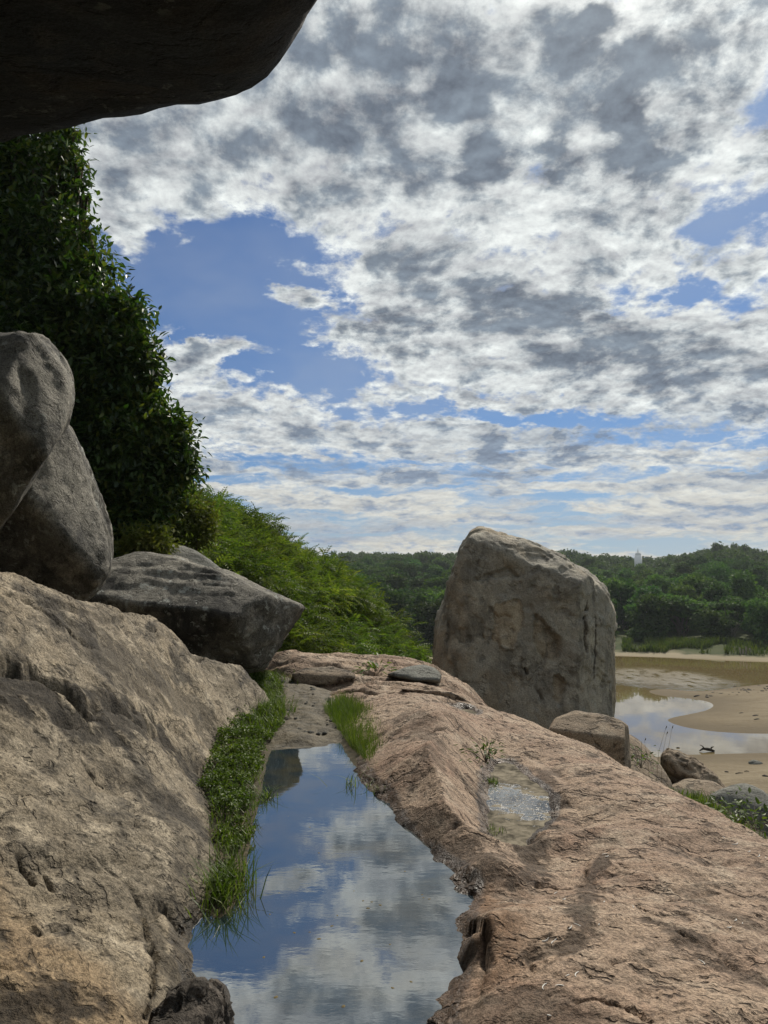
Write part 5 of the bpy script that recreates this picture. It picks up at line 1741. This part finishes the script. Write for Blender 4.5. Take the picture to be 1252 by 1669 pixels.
rng = np.random.default_rng(19)
flecks = [(898, 1482), (920, 1466), (930, 1512), (942, 1508), (890, 1533), (900, 1536), (905, 1532), (1032, 1478), (1145, 1568), (885, 1608), (925, 1590), (938, 1588), (912, 1606), (985, 1392), (990, 1396), (1002, 1390), (976, 1507), (905, 1456),
          (895, 1655), (1210, 1505), (1200, 1500), (1190, 1512), (985, 1470), (1180, 1365), (1200, 1376), (1222, 1388), (1238, 1395), (1248, 1398)]
for i, (px, py) in enumerate(flecks):
    loc, nor = on_mesh(slab, px, py)
    L = rng.uniform(0.012, 0.030)
    a = rng.uniform(-0.5, 0.9)
    k = 6
    th = np.linspace(-0.9, 0.9, k) * rng.uniform(0.3, 1.3)
    pts = np.stack([np.sin(th) * L, (1 - np.cos(th)) * L * 0.8, np.full(k, 0.003)], 1)
    V, F = tube(pts, np.array([0.0012, 0.0026, 0.0032, 0.0028, 0.002, 0.001]) * 0.8, 5)
    V[:, 2] = V[:, 2] * 0.6
    o = obj('white_fleck', mesh_np('white_fleck', V, F), M['chalk'], loc=tuple(loc), label='small white curled fleck lying on the tan rock slab', cat='fleck', group='white flecks on the slab')
    o.rotation_mode = 'QUATERNION'
    o.rotation_quaternion = nor.to_track_quat('Z', 'Y')
    o.rotation_quaternion = o.rotation_quaternion @ __import__('mathutils').Quaternion((0, 0, 1), a)

# specks floating on the pool
rng = np.random.default_rng(71)
sp = [(505, 1519), (541, 1509), (577, 1452), (592, 1468), (606, 1470), (620, 1475), (690, 1463), (590, 1566), (670, 1600), (636, 1539), (440, 1490), (480, 1520), (520, 1530), (550, 1492), (600, 1480), (688, 1458), (700, 1465), (455, 1455),
      (640, 1610), (560, 1640), (450, 1625), (430, 1560), (660, 1420), (520, 1390), (470, 1330), (505, 1348)]
dsk = mesh_np('speck', np.array([(math.cos(t) * (1 + 0.3 * math.sin(3 * t)), math.sin(t), 0.12) for t in np.linspace(0, 2 * math.pi, 9)[:-1]] + [(0, 0, 0.5)] +
                                [(1.05 * math.cos(t), 1.05 * math.sin(t), -0.2) for t in np.linspace(0, 2 * math.pi, 9)[:-1]]),
              np.array([[k, (k + 1) % 8, 8] for k in range(8)] + [[9 + k, 9 + (k + 1) % 8, (k + 1) % 8] for k in range(8)] + [[9 + k, (k + 1) % 8, k] for k in range(8)]))
dsk.materials.append(M['dry'])
for px, py in sp:
    c = atz(px, py, 0.0)
    o = obj('floating_speck', dsk, None, loc=tuple(c), label='tiny pale speck of plant litter floating on the rock pool', cat='litter', group='litter floating on the pool')
    s = rng.uniform(0.0025, 0.007)
    o.scale = (s * 1.4, s, s * 0.5)
    o.rotation_euler = (0, 0, rng.uniform(0, 6))

# ---------------------------------------------------------------- haze over the valley
def build_haze():
    m, g = new_mat('haze_air')
    pv = g.n('ShaderNodeVolumePrincipled', {'Color': (0.80, 0.88, 0.95, 1), 'Density': 0.00020, 'Anisotropy': 0.3})
    g.n('ShaderNodeOutputMaterial', {'Volume': pv.outputs[0]})
    bm = bmesh.new()
    bmesh.ops.create_cube(bm, size=1)
    me = bpy.data.meshes.new('haze')
    bm.to_mesh(me)
    bm.free()
    o = obj('haze', me, m, kind='stuff', label='thin pale haze filling the valley air', cat='haze')
    o.scale = (6200, 6200, 46)
    o.location = (0, 0, 10.0)


USE_HAZE = True
if USE_HAZE:
    build_haze()
